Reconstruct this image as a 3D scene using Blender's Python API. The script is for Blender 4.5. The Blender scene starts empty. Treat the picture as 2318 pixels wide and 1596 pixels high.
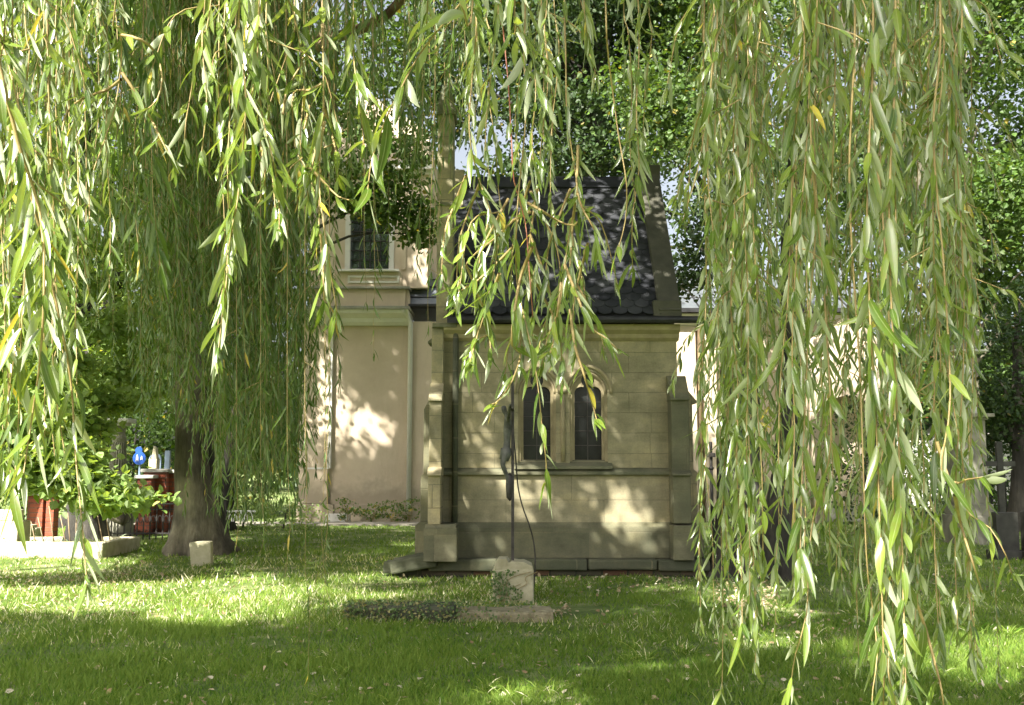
import bpy, bmesh, math, random
import numpy as np
from mathutils import Vector, Matrix, noise
PI = math.pi
R = math.radians
sc = bpy.context.scene
C = sc.collection
rng = np.random.default_rng(11)
random.seed(5)

# ------------------------------------------------------------------ camera
PITCH = R(6.48)
EYE = 1.6
FD = 2252.6                      # focal length in pixels of a 2317 x 1596 picture
cam_d = bpy.data.cameras.new('camera'); cam = bpy.data.objects.new('camera', cam_d); C.objects.link(cam)
cam.location = (0, 0, EYE); cam.rotation_euler = (PI/2 + PITCH, 0, 0)
cam_d.lens = 35; cam_d.sensor_width = 36; cam_d.clip_end = 2000; cam_d.clip_start = 0.05
sc.camera = cam

# ------------------------------------------------------------------ light
SUN_EL, SUN_AZ = R(43), R(34)    # azimuth: measured from -Y (behind the camera) towards -X
S = Vector((-math.sin(SUN_AZ)*math.cos(SUN_EL), -math.cos(SUN_AZ)*math.cos(SUN_EL), math.sin(SUN_EL)))
w = bpy.data.worlds.new("World"); sc.world = w; w.use_nodes = True
wn = w.node_tree.nodes; wl = w.node_tree.links
sky = wn.new('ShaderNodeTexSky'); sky.sky_type = 'NISHITA'; sky.sun_disc = False
sky.sun_elevation = SUN_EL; sky.sun_rotation = math.atan2(S.x, S.y)
sky.air_density = 1.0; sky.dust_density = 6.0; sky.ozone_density = 0.3
bg = wn['Background']; bg.inputs['Strength'].default_value = 0.066
hs_ = wn.new('ShaderNodeHueSaturation'); hs_.inputs['Saturation'].default_value = 0.45; hs_.inputs['Value'].default_value = 1.25
wl.new(sky.outputs[0], hs_.inputs['Color']); wl.new(hs_.outputs[0], bg.inputs[0])
sd = bpy.data.lights.new('sun', 'SUN'); sd.energy = 5.0; sd.angle = R(0.55); sd.color = (1, 0.95, 0.85)
so = bpy.data.objects.new('sun', sd); C.objects.link(so); so.rotation_euler = S.to_track_quat('Z', 'Y').to_euler()
sc.view_settings.view_transform = 'Standard'; sc.view_settings.look = 'None'
sc.view_settings.gamma = 1; sc.view_settings.use_curve_mapping = False
sc.view_settings.exposure = 1.8
sc.cycles.max_bounces = 7; sc.cycles.diffuse_bounces = 4; sc.cycles.glossy_bounces = 2
sc.cycles.transmission_bounces = 6; sc.cycles.use_denoising = True
sc.cycles.caustics_reflective = False; sc.cycles.caustics_refractive = False

# ------------------------------------------------------------------ picture <-> world
def P(dx, dy, Y):
    """world point at depth Y seen at (dx, dy) of the 2317 x 1596 picture"""
    u = (dx-1158.5)/FD; v = -(dy-798)/FD
    d = Vector((u, math.cos(PITCH)-v*math.sin(PITCH), math.sin(PITCH)+v*math.cos(PITCH)))
    return Vector((0, 0, EYE)) + d*(Y/d.y)
def G(dx, dy):
    u = (dx-1158.5)/FD; v = -(dy-798)/FD
    d = Vector((u, math.cos(PITCH)-v*math.sin(PITCH), math.sin(PITCH)+v*math.cos(PITCH)))
    return Vector((0, 0, EYE)) + d*(-EYE/d.z)
def project(p):
    p = np.asarray(p, float).reshape(-1, 3)
    x, y, z = p[:, 0], p[:, 1], p[:, 2]-EYE
    f = y*math.cos(PITCH)+z*math.sin(PITCH); u = -y*math.sin(PITCH)+z*math.cos(PITCH)
    f = np.where(np.abs(f) < 1e-3, 1e-3, f)
    return 1158.5+FD*x/f, 798-FD*u/f, f

# ------------------------------------------------------------------ materials
def mat(name):
    m = bpy.data.materials.new(name); m.use_nodes = True
    return m, m.node_tree.nodes, m.node_tree.links, m.node_tree.nodes['Principled BSDF']
def ramp(n, pts):
    r = n.new('ShaderNodeValToRGB'); e = r.color_ramp.elements
    while len(e) < len(pts): e.new(0.5)
    for el, (p, c) in zip(e, pts): el.position = p; el.color = (*c, 1)
    return r
def noise_tex(n, l, scale, detail=4, coord='Object', rough=0.6, stretch=None):
    tc = n.new('ShaderNodeTexCoord'); t = n.new('ShaderNodeTexNoise')
    t.inputs['Scale'].default_value = scale; t.inputs['Detail'].default_value = detail; t.inputs['Roughness'].default_value = rough
    if stretch:
        mp = n.new('ShaderNodeMapping'); mp.inputs['Scale'].default_value = stretch
        l.new(tc.outputs[coord], mp.inputs[0]); l.new(mp.outputs[0], t.inputs['Vector'])
    else: l.new(tc.outputs[coord], t.inputs['Vector'])
    return t
def mixc(n, l, fac, a, b, mode='MIX'):
    m = n.new('ShaderNodeMix'); m.data_type = 'RGBA'; m.blend_type = mode
    for s_, v in ((m.inputs[0], fac), (m.inputs[6], a), (m.inputs[7], b)):
        if hasattr(v, 'is_linked') or hasattr(v, 'links'): l.new(v, s_)
        elif isinstance(v, (int, float)): s_.default_value = v
        else: s_.default_value = (*v, 1)
    return m.outputs[2]
def bump(n, l, h, strength, dist, b):
    bp = n.new('ShaderNodeBump'); bp.inputs['Strength'].default_value = strength; bp.inputs['Distance'].default_value = dist
    l.new(h, bp.inputs['Height']); l.new(bp.outputs[0], b.inputs['Normal']); return bp
def simple(name, c1, c2, scale=6, rough=0.8, bs=0.3, bd=0.01, metal=0, stretch=None, detail=6):
    m, n, l, b = mat(name)
    t = noise_tex(n, l, scale, detail, stretch=stretch); r = ramp(n, [(0.3, c1), (0.7, c2)])
    l.new(t.outputs[0], r.inputs[0]); l.new(r.outputs[0], b.inputs['Base Color'])
    b.inputs['Roughness'].default_value = rough; b.inputs['Metallic'].default_value = metal
    t2 = noise_tex(n, l, scale*6, 5)
    if bs: bump(n, l, t2.outputs[0], bs, bd, b)
    return m
def leaf_mat(name, top, top2, under, yellow, trans=0.35, rough=0.45, rib=False, ymin=0.93, tcol=None, spec=0.4):
    """two-sided leaf: 'tint' point attribute varies each leaf, pale underside, light passes through"""
    m, n, l, b = mat(name)
    at = n.new('ShaderNodeAttribute'); at.attribute_name = 'tint'
    r = ramp(n, [(0.0, top), (ymin-0.1, top2), (ymin, yellow), (1.0, yellow)])
    l.new(at.outputs['Fac'], r.inputs[0]); col = r.outputs[0]
    if rib:
        uv = n.new('ShaderNodeUVMap'); sp = n.new('ShaderNodeSeparateXYZ'); l.new(uv.outputs[0], sp.inputs[0])
        a1 = n.new('ShaderNodeMath'); a1.operation = 'SUBTRACT'; l.new(sp.outputs[0], a1.inputs[0]); a1.inputs[1].default_value = 0.5
        a2 = n.new('ShaderNodeMath'); a2.operation = 'ABSOLUTE'; l.new(a1.outputs[0], a2.inputs[0])
        a3 = n.new('ShaderNodeMath'); a3.operation = 'LESS_THAN'; l.new(a2.outputs[0], a3.inputs[0]); a3.inputs[1].default_value = 0.05
        a4 = n.new('ShaderNodeMath'); a4.operation = 'MULTIPLY'; l.new(a3.outputs[0], a4.inputs[0]); a4.inputs[1].default_value = 0.5
        col = mixc(n, l, a4.outputs[0], col, (0.30, 0.36, 0.16))
        nz = noise_tex(n, l, 60, 3); col = mixc(n, l, 0.35, col, mixc(n, l, 1.0, col, nz.outputs[1], 'MULTIPLY'))
    geo = n.new('ShaderNodeNewGeometry')
    c = mixc(n, l, geo.outputs['Backfacing'], col, under)
    l.new(c, b.inputs['Base Color']); b.inputs['Roughness'].default_value = rough; b.inputs['Specular IOR Level'].default_value = spec
    tr = n.new('ShaderNodeBsdfTranslucent')
    tcm = mixc(n, l, 1.0, col, tcol or (2.2, 2.0, 0.6), 'MULTIPLY'); l.new(tcm, tr.inputs[0])
    ms = n.new('ShaderNodeMixShader'); ms.inputs[0].default_value = trans
    l.new(b.outputs[0], ms.inputs[1]); l.new(tr.outputs[0], ms.inputs[2])
    l.new(ms.outputs[0], n['Material Output'].inputs[0])
    return m

M = {}
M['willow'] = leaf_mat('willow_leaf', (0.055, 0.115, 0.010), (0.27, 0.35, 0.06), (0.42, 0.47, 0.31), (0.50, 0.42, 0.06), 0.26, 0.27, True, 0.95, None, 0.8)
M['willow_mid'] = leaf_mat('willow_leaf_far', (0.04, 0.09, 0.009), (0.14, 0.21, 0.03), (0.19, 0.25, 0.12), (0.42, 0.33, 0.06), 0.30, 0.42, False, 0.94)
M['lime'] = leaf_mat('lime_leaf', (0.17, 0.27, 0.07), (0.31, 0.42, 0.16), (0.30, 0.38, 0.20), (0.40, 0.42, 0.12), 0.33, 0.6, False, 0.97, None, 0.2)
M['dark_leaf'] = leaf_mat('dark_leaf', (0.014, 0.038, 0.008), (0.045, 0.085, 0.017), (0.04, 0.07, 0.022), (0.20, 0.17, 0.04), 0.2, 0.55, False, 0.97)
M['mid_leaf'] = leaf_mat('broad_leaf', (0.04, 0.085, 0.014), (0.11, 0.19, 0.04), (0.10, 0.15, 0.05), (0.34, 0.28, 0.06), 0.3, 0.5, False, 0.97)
M['autumn'] = leaf_mat('fallen_leaf', (0.30, 0.20, 0.10), (0.55, 0.45, 0.30), (0.45, 0.36, 0.24), (0.62, 0.56, 0.42), 0.15, 0.7, False, 0.8, (1.3, 1.1, 0.8))
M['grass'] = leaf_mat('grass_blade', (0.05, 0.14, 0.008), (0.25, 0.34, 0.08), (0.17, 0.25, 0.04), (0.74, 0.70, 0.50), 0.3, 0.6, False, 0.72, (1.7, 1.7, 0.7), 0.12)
M['ivy'] = leaf_mat('ivy_leaf', (0.06, 0.12, 0.03), (0.17, 0.25, 0.09), (0.2, 0.27, 0.13), (0.3, 0.28, 0.12), 0.2, 0.4, False, 0.9)
M['twig'] = simple('willow_twig', (0.20, 0.14, 0.05), (0.40, 0.31, 0.13), 30, 0.6, 0.2, 0.002)
M['twig_red'] = simple('red_willow_twig', (0.28, 0.08, 0.05), (0.45, 0.2, 0.12), 30, 0.5, 0.2, 0.002)
def bark(name, c1, c2, c3):
    m, n, l, b = mat(name)
    t = noise_tex(n, l, 3.0, 8, stretch=(1, 1, 0.22), rough=0.7); r = ramp(n, [(0.34, c1), (0.52, c2), (0.72, c3)])
    l.new(t.outputs[0], r.inputs[0])
    t3 = noise_tex(n, l, 1.3, 3); r3 = ramp(n, [(0.45, (0.6, 0.6, 0.6)), (0.62, (1.25, 1.25, 1.2))]); l.new(t3.outputs[0], r3.inputs[0])
    l.new(mixc(n, l, 1.0, r.outputs[0], r3.outputs[0], 'MULTIPLY'), b.inputs['Base Color'])
    t2 = noise_tex(n, l, 14, 8, stretch=(1, 1, 0.2)); bump(n, l, t2.outputs[0], 0.9, 0.05, b)
    b.inputs['Roughness'].default_value = 0.9
    return m
M['bark'] = bark('bark', (0.06, 0.052, 0.036), (0.17, 0.15, 0.11), (0.33, 0.30, 0.22))
M['bark_dark'] = bark('dark_bark', (0.018, 0.016, 0.013), (0.05, 0.046, 0.038), (0.11, 0.10, 0.08))
M['bark_willow'] = bark('willow_bark', (0.08, 0.05, 0.025), (0.17, 0.12, 0.06), (0.30, 0.22, 0.13))

def ashlar(name, cols, bw, rh, joint=0.012, moss=0.25, mosscol=(0.10, 0.11, 0.06), off=(0, 0, 0), jointcol=(0.25, 0.225, 0.15)):
    m, n, l, b = mat(name)
    tc = n.new('ShaderNodeTexCoord'); sp = n.new('ShaderNodeSeparateXYZ'); l.new(tc.outputs['Object'], sp.inputs[0])
    ad = n.new('ShaderNodeMath'); ad.operation = 'ADD'; l.new(sp.outputs[0], ad.inputs[0]); l.new(sp.outputs[1], ad.inputs[1])
    cb = n.new('ShaderNodeCombineXYZ'); l.new(ad.outputs[0], cb.inputs[0]); l.new(sp.outputs[2], cb.inputs[1])
    mp = n.new('ShaderNodeMapping'); mp.inputs['Location'].default_value = off; l.new(cb.outputs[0], mp.inputs[0])
    wob = n.new('ShaderNodeTexNoise'); wob.inputs['Scale'].default_value = 2.5; l.new(mp.outputs[0], wob.inputs['Vector'])
    mw = n.new('ShaderNodeMix'); mw.data_type = 'VECTOR'; mw.inputs[0].default_value = 0.008
    l.new(mp.outputs[0], mw.inputs[4]); l.new(wob.outputs[1], mw.inputs[5])
    br = n.new('ShaderNodeTexBrick'); l.new(mw.outputs[1], br.inputs['Vector'])
    br.inputs['Scale'].default_value = 1; br.inputs['Brick Width'].default_value = bw; br.inputs['Row Height'].default_value = rh
    br.inputs['Mortar Size'].default_value = joint; br.inputs['Mortar Smooth'].default_value = 0.4; br.inputs['Bias'].default_value = 0.0
    br.offset = 0.42; br.squash = 1.25; br.squash_frequency = 3
    br.inputs['Color1'].default_value = (*cols[0], 1); br.inputs['Color2'].default_value = (*cols[1], 1); br.inputs['Mortar'].default_value = (*jointcol, 1)
    t = noise_tex(n, l, 1.4, 8, rough=0.65, stretch=(1, 1, 2.2)); r = ramp(n, [(0.3, (0.50, 0.49, 0.46)), (0.5, (0.92, 0.90, 0.86)), (0.68, (1.28, 1.2, 1.02))])
    l.new(t.outputs[0], r.inputs[0]); c = mixc(n, l, 1.0, br.outputs[0], r.outputs[0], 'MULTIPLY')
    t2 = noise_tex(n, l, 2.3, 10, rough=0.7, stretch=(1, 1, 0.5)); r2 = ramp(n, [(0.5-moss*0.5, (1, 1, 1)), (0.72, (0, 0, 0))])
    inv = n.new('ShaderNodeInvert'); l.new(t2.outputs[0], r2.inputs[0]); l.new(r2.outputs[0], inv.inputs[1])
    sc_ = n.new('ShaderNodeMath'); sc_.operation = 'MULTIPLY'; l.new(inv.outputs[0], sc_.inputs[0]); sc_.inputs[1].default_value = 0.8
    c = mixc(n, l, sc_.outputs[0], c, mosscol)
    t4 = noise_tex(n, l, 40, 4); c = mixc(n, l, 0.25, c, t4.outputs[0], 'OVERLAY')
    l.new(c, b.inputs['Base Color']); b.inputs['Roughness'].default_value = 0.9
    sub = n.new('ShaderNodeMath'); sub.operation = 'MULTIPLY_ADD'; l.new(br.outputs['Fac'], sub.inputs[0]); sub.inputs[1].default_value = -1.0
    t3 = noise_tex(n, l, 25, 6); m3 = n.new('ShaderNodeMath'); m3.operation = 'MULTIPLY'; l.new(t3.outputs[0], m3.inputs[0]); m3.inputs[1].default_value = 0.35
    l.new(m3.outputs[0], sub.inputs[2]); bump(n, l, sub.outputs[0], 0.6, 0.008, b)
    return m
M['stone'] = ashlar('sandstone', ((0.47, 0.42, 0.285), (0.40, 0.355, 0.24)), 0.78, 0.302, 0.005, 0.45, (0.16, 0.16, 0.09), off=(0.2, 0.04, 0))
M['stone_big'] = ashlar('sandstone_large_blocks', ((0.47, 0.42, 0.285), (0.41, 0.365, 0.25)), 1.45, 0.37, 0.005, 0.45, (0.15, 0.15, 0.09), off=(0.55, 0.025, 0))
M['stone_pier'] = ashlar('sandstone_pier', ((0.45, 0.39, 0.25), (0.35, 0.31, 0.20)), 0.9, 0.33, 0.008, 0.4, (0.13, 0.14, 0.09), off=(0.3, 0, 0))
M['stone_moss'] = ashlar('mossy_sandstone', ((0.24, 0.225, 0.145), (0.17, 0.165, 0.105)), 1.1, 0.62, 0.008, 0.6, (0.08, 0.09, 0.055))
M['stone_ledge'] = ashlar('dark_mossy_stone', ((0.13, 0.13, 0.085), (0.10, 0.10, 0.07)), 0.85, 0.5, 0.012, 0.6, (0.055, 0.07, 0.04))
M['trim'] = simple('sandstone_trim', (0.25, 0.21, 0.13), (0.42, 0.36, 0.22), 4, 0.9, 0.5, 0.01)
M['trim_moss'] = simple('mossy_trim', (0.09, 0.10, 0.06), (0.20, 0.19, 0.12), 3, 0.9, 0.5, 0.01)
M['coping'] = simple('coping_stone', (0.055, 0.055, 0.042), (0.11, 0.105, 0.078), 3, 0.95, 0.6, 0.01)
M['found_brick'] = ashlar('foundation_brick', ((0.20, 0.08, 0.05), (0.10, 0.09, 0.06)), 0.3, 0.1, 0.02, 0.6, (0.05, 0.055, 0.035), jointcol=(0.03, 0.03, 0.02))
def slate_mat():
    m, n, l, b = mat('slate'); t = noise_tex(n, l, 2.2, 8, rough=.7); r = ramp(n, [(0.3, (0.022, 0.024, 0.029)), (0.6, (0.055, 0.058, 0.066)), (0.75, (0.075, 0.082, 0.06))])
    l.new(t.outputs[0], r.inputs[0]); at = n.new('ShaderNodeAttribute'); at.attribute_name = 'tone'; rr = ramp(n, [(0, (.55, .56, .6)), (1, (1.45, 1.42, 1.35))]); l.new(at.outputs['Fac'], rr.inputs[0])
    l.new(mixc(n, l, 1.0, r.outputs[0], rr.outputs[0], 'MULTIPLY'), b.inputs['Base Color']); b.inputs['Roughness'].default_value = .72; b.inputs['Specular IOR Level'].default_value = .3
    bump(n, l, noise_tex(n, l, 30, 5).outputs[0], .4, .004, b); return m
M['slate'] = slate_mat()
M['metal_dark'] = simple('gutter_metal', (0.02, 0.02, 0.022), (0.045, 0.045, 0.048), 5, 0.5, 0.2, 0.003, 0.3)
M['glass'] = simple('dark_glass', (0.012, 0.014, 0.014), (0.04, 0.045, 0.042), 2, 0.12, 0.1, 0.002)
def plaster_mat():
    m, n, l, b = mat('peach_plaster'); t = noise_tex(n, l, .8, 8, rough=.7); r = ramp(n, [(0.3, (0.50, 0.41, 0.30)), (0.7, (0.62, 0.52, 0.395))]); l.new(t.outputs[0], r.inputs[0]); c = r.outputs[0]
    t2 = noise_tex(n, l, 1.6, 9, rough=.75, stretch=(1, 1, .16)); r2 = ramp(n, [(0.52, (0, 0, 0)), (0.72, (1, 1, 1))]); l.new(t2.outputs[0], r2.inputs[0])
    f = n.new('ShaderNodeMath'); f.operation = 'MULTIPLY'; l.new(r2.outputs[0], f.inputs[0]); f.inputs[1].default_value = .38; c = mixc(n, l, f.outputs[0], c, (0.30, 0.25, 0.18))
    tc = n.new('ShaderNodeTexCoord'); sp = n.new('ShaderNodeSeparateXYZ'); l.new(tc.outputs['Object'], sp.inputs[0]); t3 = noise_tex(n, l, 2.5, 6)
    a = n.new('ShaderNodeMath'); a.operation = 'MULTIPLY_ADD'; l.new(t3.outputs[0], a.inputs[0]); a.inputs[1].default_value = -1.5; l.new(sp.outputs[2], a.inputs[2])
    r3 = ramp(n, [(0.0, (.6, .6, .6)), (0.5, (0, 0, 0))]); l.new(a.outputs[0], r3.inputs[0]); c = mixc(n, l, r3.outputs[0], c, (0.24, 0.21, 0.15))
    l.new(c, b.inputs['Base Color']); b.inputs['Roughness'].default_value = .95; bump(n, l, noise_tex(n, l, 9, 8).outputs[0], .3, .008, b); return m
M['plaster'] = plaster_mat()
M['plaster_w'] = simple('white_plaster', (0.58, 0.56, 0.52), (0.72, 0.70, 0.65), 1.5, 0.9, 0.25, 0.004)
M['plaster_g'] = simple('weathered_ledge', (0.22, 0.22, 0.18), (0.38, 0.37, 0.31), 2, 0.9, 0.25, 0.004)
M['sheet'] = simple('zinc_roof', (0.10, 0.115, 0.13), (0.17, 0.185, 0.20), 2, 0.45, 0.15, 0.004, 0.2)
M['brick'] = ashlar('red_brick', ((0.36, 0.10, 0.055), (0.28, 0.075, 0.045)), 0.30, 0.10, 0.012, 0.0, (0.2, 0.07, 0.05), jointcol=(0.16, 0.10, 0.08))
M['concrete'] = simple('grey_cap_stone', (0.22, 0.22, 0.19), (0.36, 0.35, 0.30), 6, 0.9, 0.4, 0.01)
M['grave'] = simple('grave_sandstone', (0.38, 0.35, 0.22), (0.60, 0.56, 0.40), 5, 0.9, 0.6, 0.02)
M['grave_dark'] = simple('dark_tombstone', (0.025, 0.025, 0.022), (0.06, 0.06, 0.05), 5, 0.8, 0.4, 0.01)
M['mon'] = simple('grey_monument_stone', (0.16, 0.155, 0.12), (0.30, 0.29, 0.23), 3, 0.9, 0.5, 0.015)
M['mon_pale'] = simple('pale_statue_stone', (0.42, 0.42, 0.37), (0.60, 0.60, 0.54), 5, 0.85, 0.4, 0.01)
M['iron'] = simple('wrought_iron', (0.015, 0.015, 0.014), (0.05, 0.045, 0.04), 12, 0.6, 0.3, 0.003, 0.4)
M['iron_grey'] = simple('weathered_cross_metal', (0.035, 0.03, 0.028), (0.10, 0.09, 0.085), 9, 0.55, 0.3, 0.003, 0.3)
M['corpus'] = simple('corroded_figure_metal', (0.03, 0.03, 0.028), (0.20, 0.20, 0.18), 7, 0.6, 0.3, 0.004, 0.2)
M['blue'] = simple('blue_sign_face', (0.012, 0.07, 0.34), (0.018, 0.09, 0.42), 3, 0.35, 0, 0)
M['white'] = simple('white_paint', (0.7, 0.7, 0.7), (0.8, 0.8, 0.8), 3, 0.5, 0, 0)
M['blue_metal'] = simple('pale_blue_metal', (0.16, 0.22, 0.30), (0.24, 0.31, 0.40), 4, 0.5, 0.1, 0.002)
M['heap'] = simple('reddish_brown_heap', (0.05, 0.025, 0.018), (0.14, 0.07, 0.05), 8, 0.95, 1.0, 0.05)
M['red_roof'] = simple('red_tile_roof', (0.45, 0.10, 0.05), (0.60, 0.16, 0.08), 3, 0.8, 0.3, 0.02)
M['stick'] = simple('dry_stalk', (0.28, 0.20, 0.12), (0.42, 0.32, 0.2), 12, 0.8, 0.2, 0.003)
M['bare_soil'] = simple('bare_soil', (0.20, 0.17, 0.10), (0.46, 0.41, 0.27), 14, .95, .8, .02)
M['soil'] = simple('path_gravel', (0.22, 0.2, 0.16), (0.36, 0.33, 0.28), 12, 0.95, 0.5, 0.01)

def ground_mat():
    m, n, l, b = mat('lawn_ground')
    t = noise_tex(n, l, 1.1, 8, rough=0.7); r = ramp(n, [(0.30, (0.05, 0.10, 0.012)), (0.5, (0.13, 0.19, 0.04)), (0.68, (0.38, 0.36, 0.20))])
    l.new(t.outputs[0], r.inputs[0])
    t2 = noise_tex(n, l, 30, 6); c = mixc(n, l, 0.5, r.outputs[0], t2.outputs[0], 'OVERLAY')
    l.new(c, b.inputs['Base Color']); b.inputs['Roughness'].default_value = 1
    bump(n, l, t2.outputs[0], 1.0, 0.03, b); return m
M['ground'] = ground_mat()

# ------------------------------------------------------------------ object helpers
def link(name, me, material, parent=None, mats=None):
    o = bpy.data.objects.new(name, me); C.objects.link(o)
    if mats:
        for k in mats: me.materials.append(M[k])
    elif material: me.materials.append(M[material])
    if parent is not None: o.parent = parent
    return o
def tag(o, label=None, cat=None, group=None, kind=None):
    if label: o['label'] = label
    if cat: o['category'] = cat
    if group: o['group'] = group
    if kind: o['kind'] = kind
    return o
def thing(name, label, cat, group=None):
    o = bpy.data.objects.new(name, None); C.objects.link(o); o.empty_display_size = 0.2
    return tag(o, label, cat, group)
class MB:
    def __init__(s): s.v = []; s.f = []
    def add(s, vs, fs):
        k = len(s.v); s.v += [tuple(a) for a in vs]; s.f += [tuple(i+k for i in f) for f in fs]
    def box(s, x0, x1, y0, y1, z0, z1, M4=None):
        vs = [Vector((x, y, z)) for x in (x0, x1) for y in (y0, y1) for z in (z0, z1)]
        if M4 is not None: vs = [M4 @ q for q in vs]
        s.add(vs, [(0, 1, 3, 2), (4, 6, 7, 5), (0, 4, 5, 1), (2, 3, 7, 6), (0, 2, 6, 4), (1, 5, 7, 3)])
    def prism(s, poly, axis, a, b):
        """poly of 2D points pushed along an axis ('x': (y,z), 'y': (x,z), 'z': (x,y))"""
        def mk(p, t): return {'x': (t, p[0], p[1]), 'y': (p[0], t, p[1]), 'z': (p[0], p[1], t)}[axis]
        n = len(poly); vs = [mk(p, a) for p in poly]+[mk(p, b) for p in poly]
        fs = [tuple(range(n)), tuple(range(2*n-1, n-1, -1))]+[(i, i+n, (i+1) % n+n, (i+1) % n) for i in range(n)]
        s.add(vs, fs)
    def tube(s, pts, rad, n=8, cap=True):
        pts = [Vector(p) for p in pts]
        if not hasattr(rad, '__len__'): rad = [rad]*len(pts)
        vs = []; u = None
        for i, p in enumerate(pts):
            d = (pts[min(i+1, len(pts)-1)]-pts[max(i-1, 0)]).normalized()
            if u is None: u = d.orthogonal().normalized()
            u = (u-d*u.dot(d)).normalized(); v = d.cross(u)
            for k in range(n):
                a = 2*PI*k/n; vs.append(p+(u*math.cos(a)+v*math.sin(a))*rad[i])
        fs = [(i*n+k, i*n+(k+1) % n, (i+1)*n+(k+1) % n, (i+1)*n+k) for i in range(len(pts)-1) for k in range(n)]
        if cap: fs += [tuple(range(n))[::-1], tuple((len(pts)-1)*n+k for k in range(n))]
        s.add(vs, fs)
    def lathe(s, prof, c=(0, 0, 0), n=20):
        pts = [(c[0], c[1], c[2]+z) for r, z in prof]
        vs = []; 
        for r, z in prof:
            for k in range(n):
                a = 2*PI*k/n; vs.append((c[0]+r*math.cos(a), c[1]+r*math.sin(a), c[2]+z))
        fs = [(i*n+k, i*n+(k+1) % n, (i+1)*n+(k+1) % n, (i+1)*n+k) for i in range(len(prof)-1) for k in range(n)]
        fs += [tuple(range(n))[::-1], tuple((len(prof)-1)*n+k for k in range(n))]
        s.add(vs, fs)
    def build(s, name, material, parent=None, bevel=0, smooth=False, rough=0, seg=2):
        me = bpy.data.meshes.new(name); me.from_pydata(s.v, [], s.f)
        bm = bmesh.new(); bm.from_mesh(me); bmesh.ops.recalc_face_normals(bm, faces=bm.faces)
        if rough:
            bmesh.ops.subdivide_edges(bm, edges=bm.edges, cuts=4, use_grid_fill=True)
            for v_ in bm.verts:
                q = noise.noise_vector(v_.co*4)+noise.noise_vector(v_.co*11)*0.5; v_.co += q*rough
        bm.to_mesh(me); bm.free()
        if smooth: me.polygons.foreach_set('use_smooth', [True]*len(me.polygons))
        o = link(name, me, material, parent)
        if bevel:
            bv = o.modifiers.new('bevel', 'BEVEL'); bv.width = bevel; bv.segments = seg; bv.limit_method = 'ANGLE'; bv.angle_limit = R(40)
        return o
def plate(name, outline, holes, y0, y1, material, parent=None, bevel=0):
    """an x-z outline with holes, between depths y0 and y1"""
    cu = bpy.data.curves.new(name, 'CURVE'); cu.dimensions = '2D'; cu.fill_mode = 'BOTH'; cu.extrude = (y1-y0)/2
    for pl in [outline]+list(holes):
        sp = cu.splines.new('POLY'); sp.points.add(len(pl)-1); sp.use_cyclic_u = True
        for q, p in zip(sp.points, pl): q.co = (p[0], p[1], 0, 1)
    o = bpy.data.objects.new(name, cu); C.objects.link(o)
    bpy.context.view_layer.update()
    me = bpy.data.meshes.new_from_object(o.evaluated_get(bpy.context.evaluated_depsgraph_get()))
    bpy.data.objects.remove(o); me.name = name
    me.transform(Matrix.Translation((0, (y0+y1)/2, 0)) @ Matrix.Rotation(PI/2, 4, 'X'))
    bm = bmesh.new(); bm.from_mesh(me); bmesh.ops.remove_doubles(bm, verts=bm.verts, dist=1e-5); bmesh.ops.recalc_face_normals(bm, faces=bm.faces); bm.to_mesh(me); bm.free()
    me.materials.clear()
    return link(name, me, material, parent)

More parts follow.
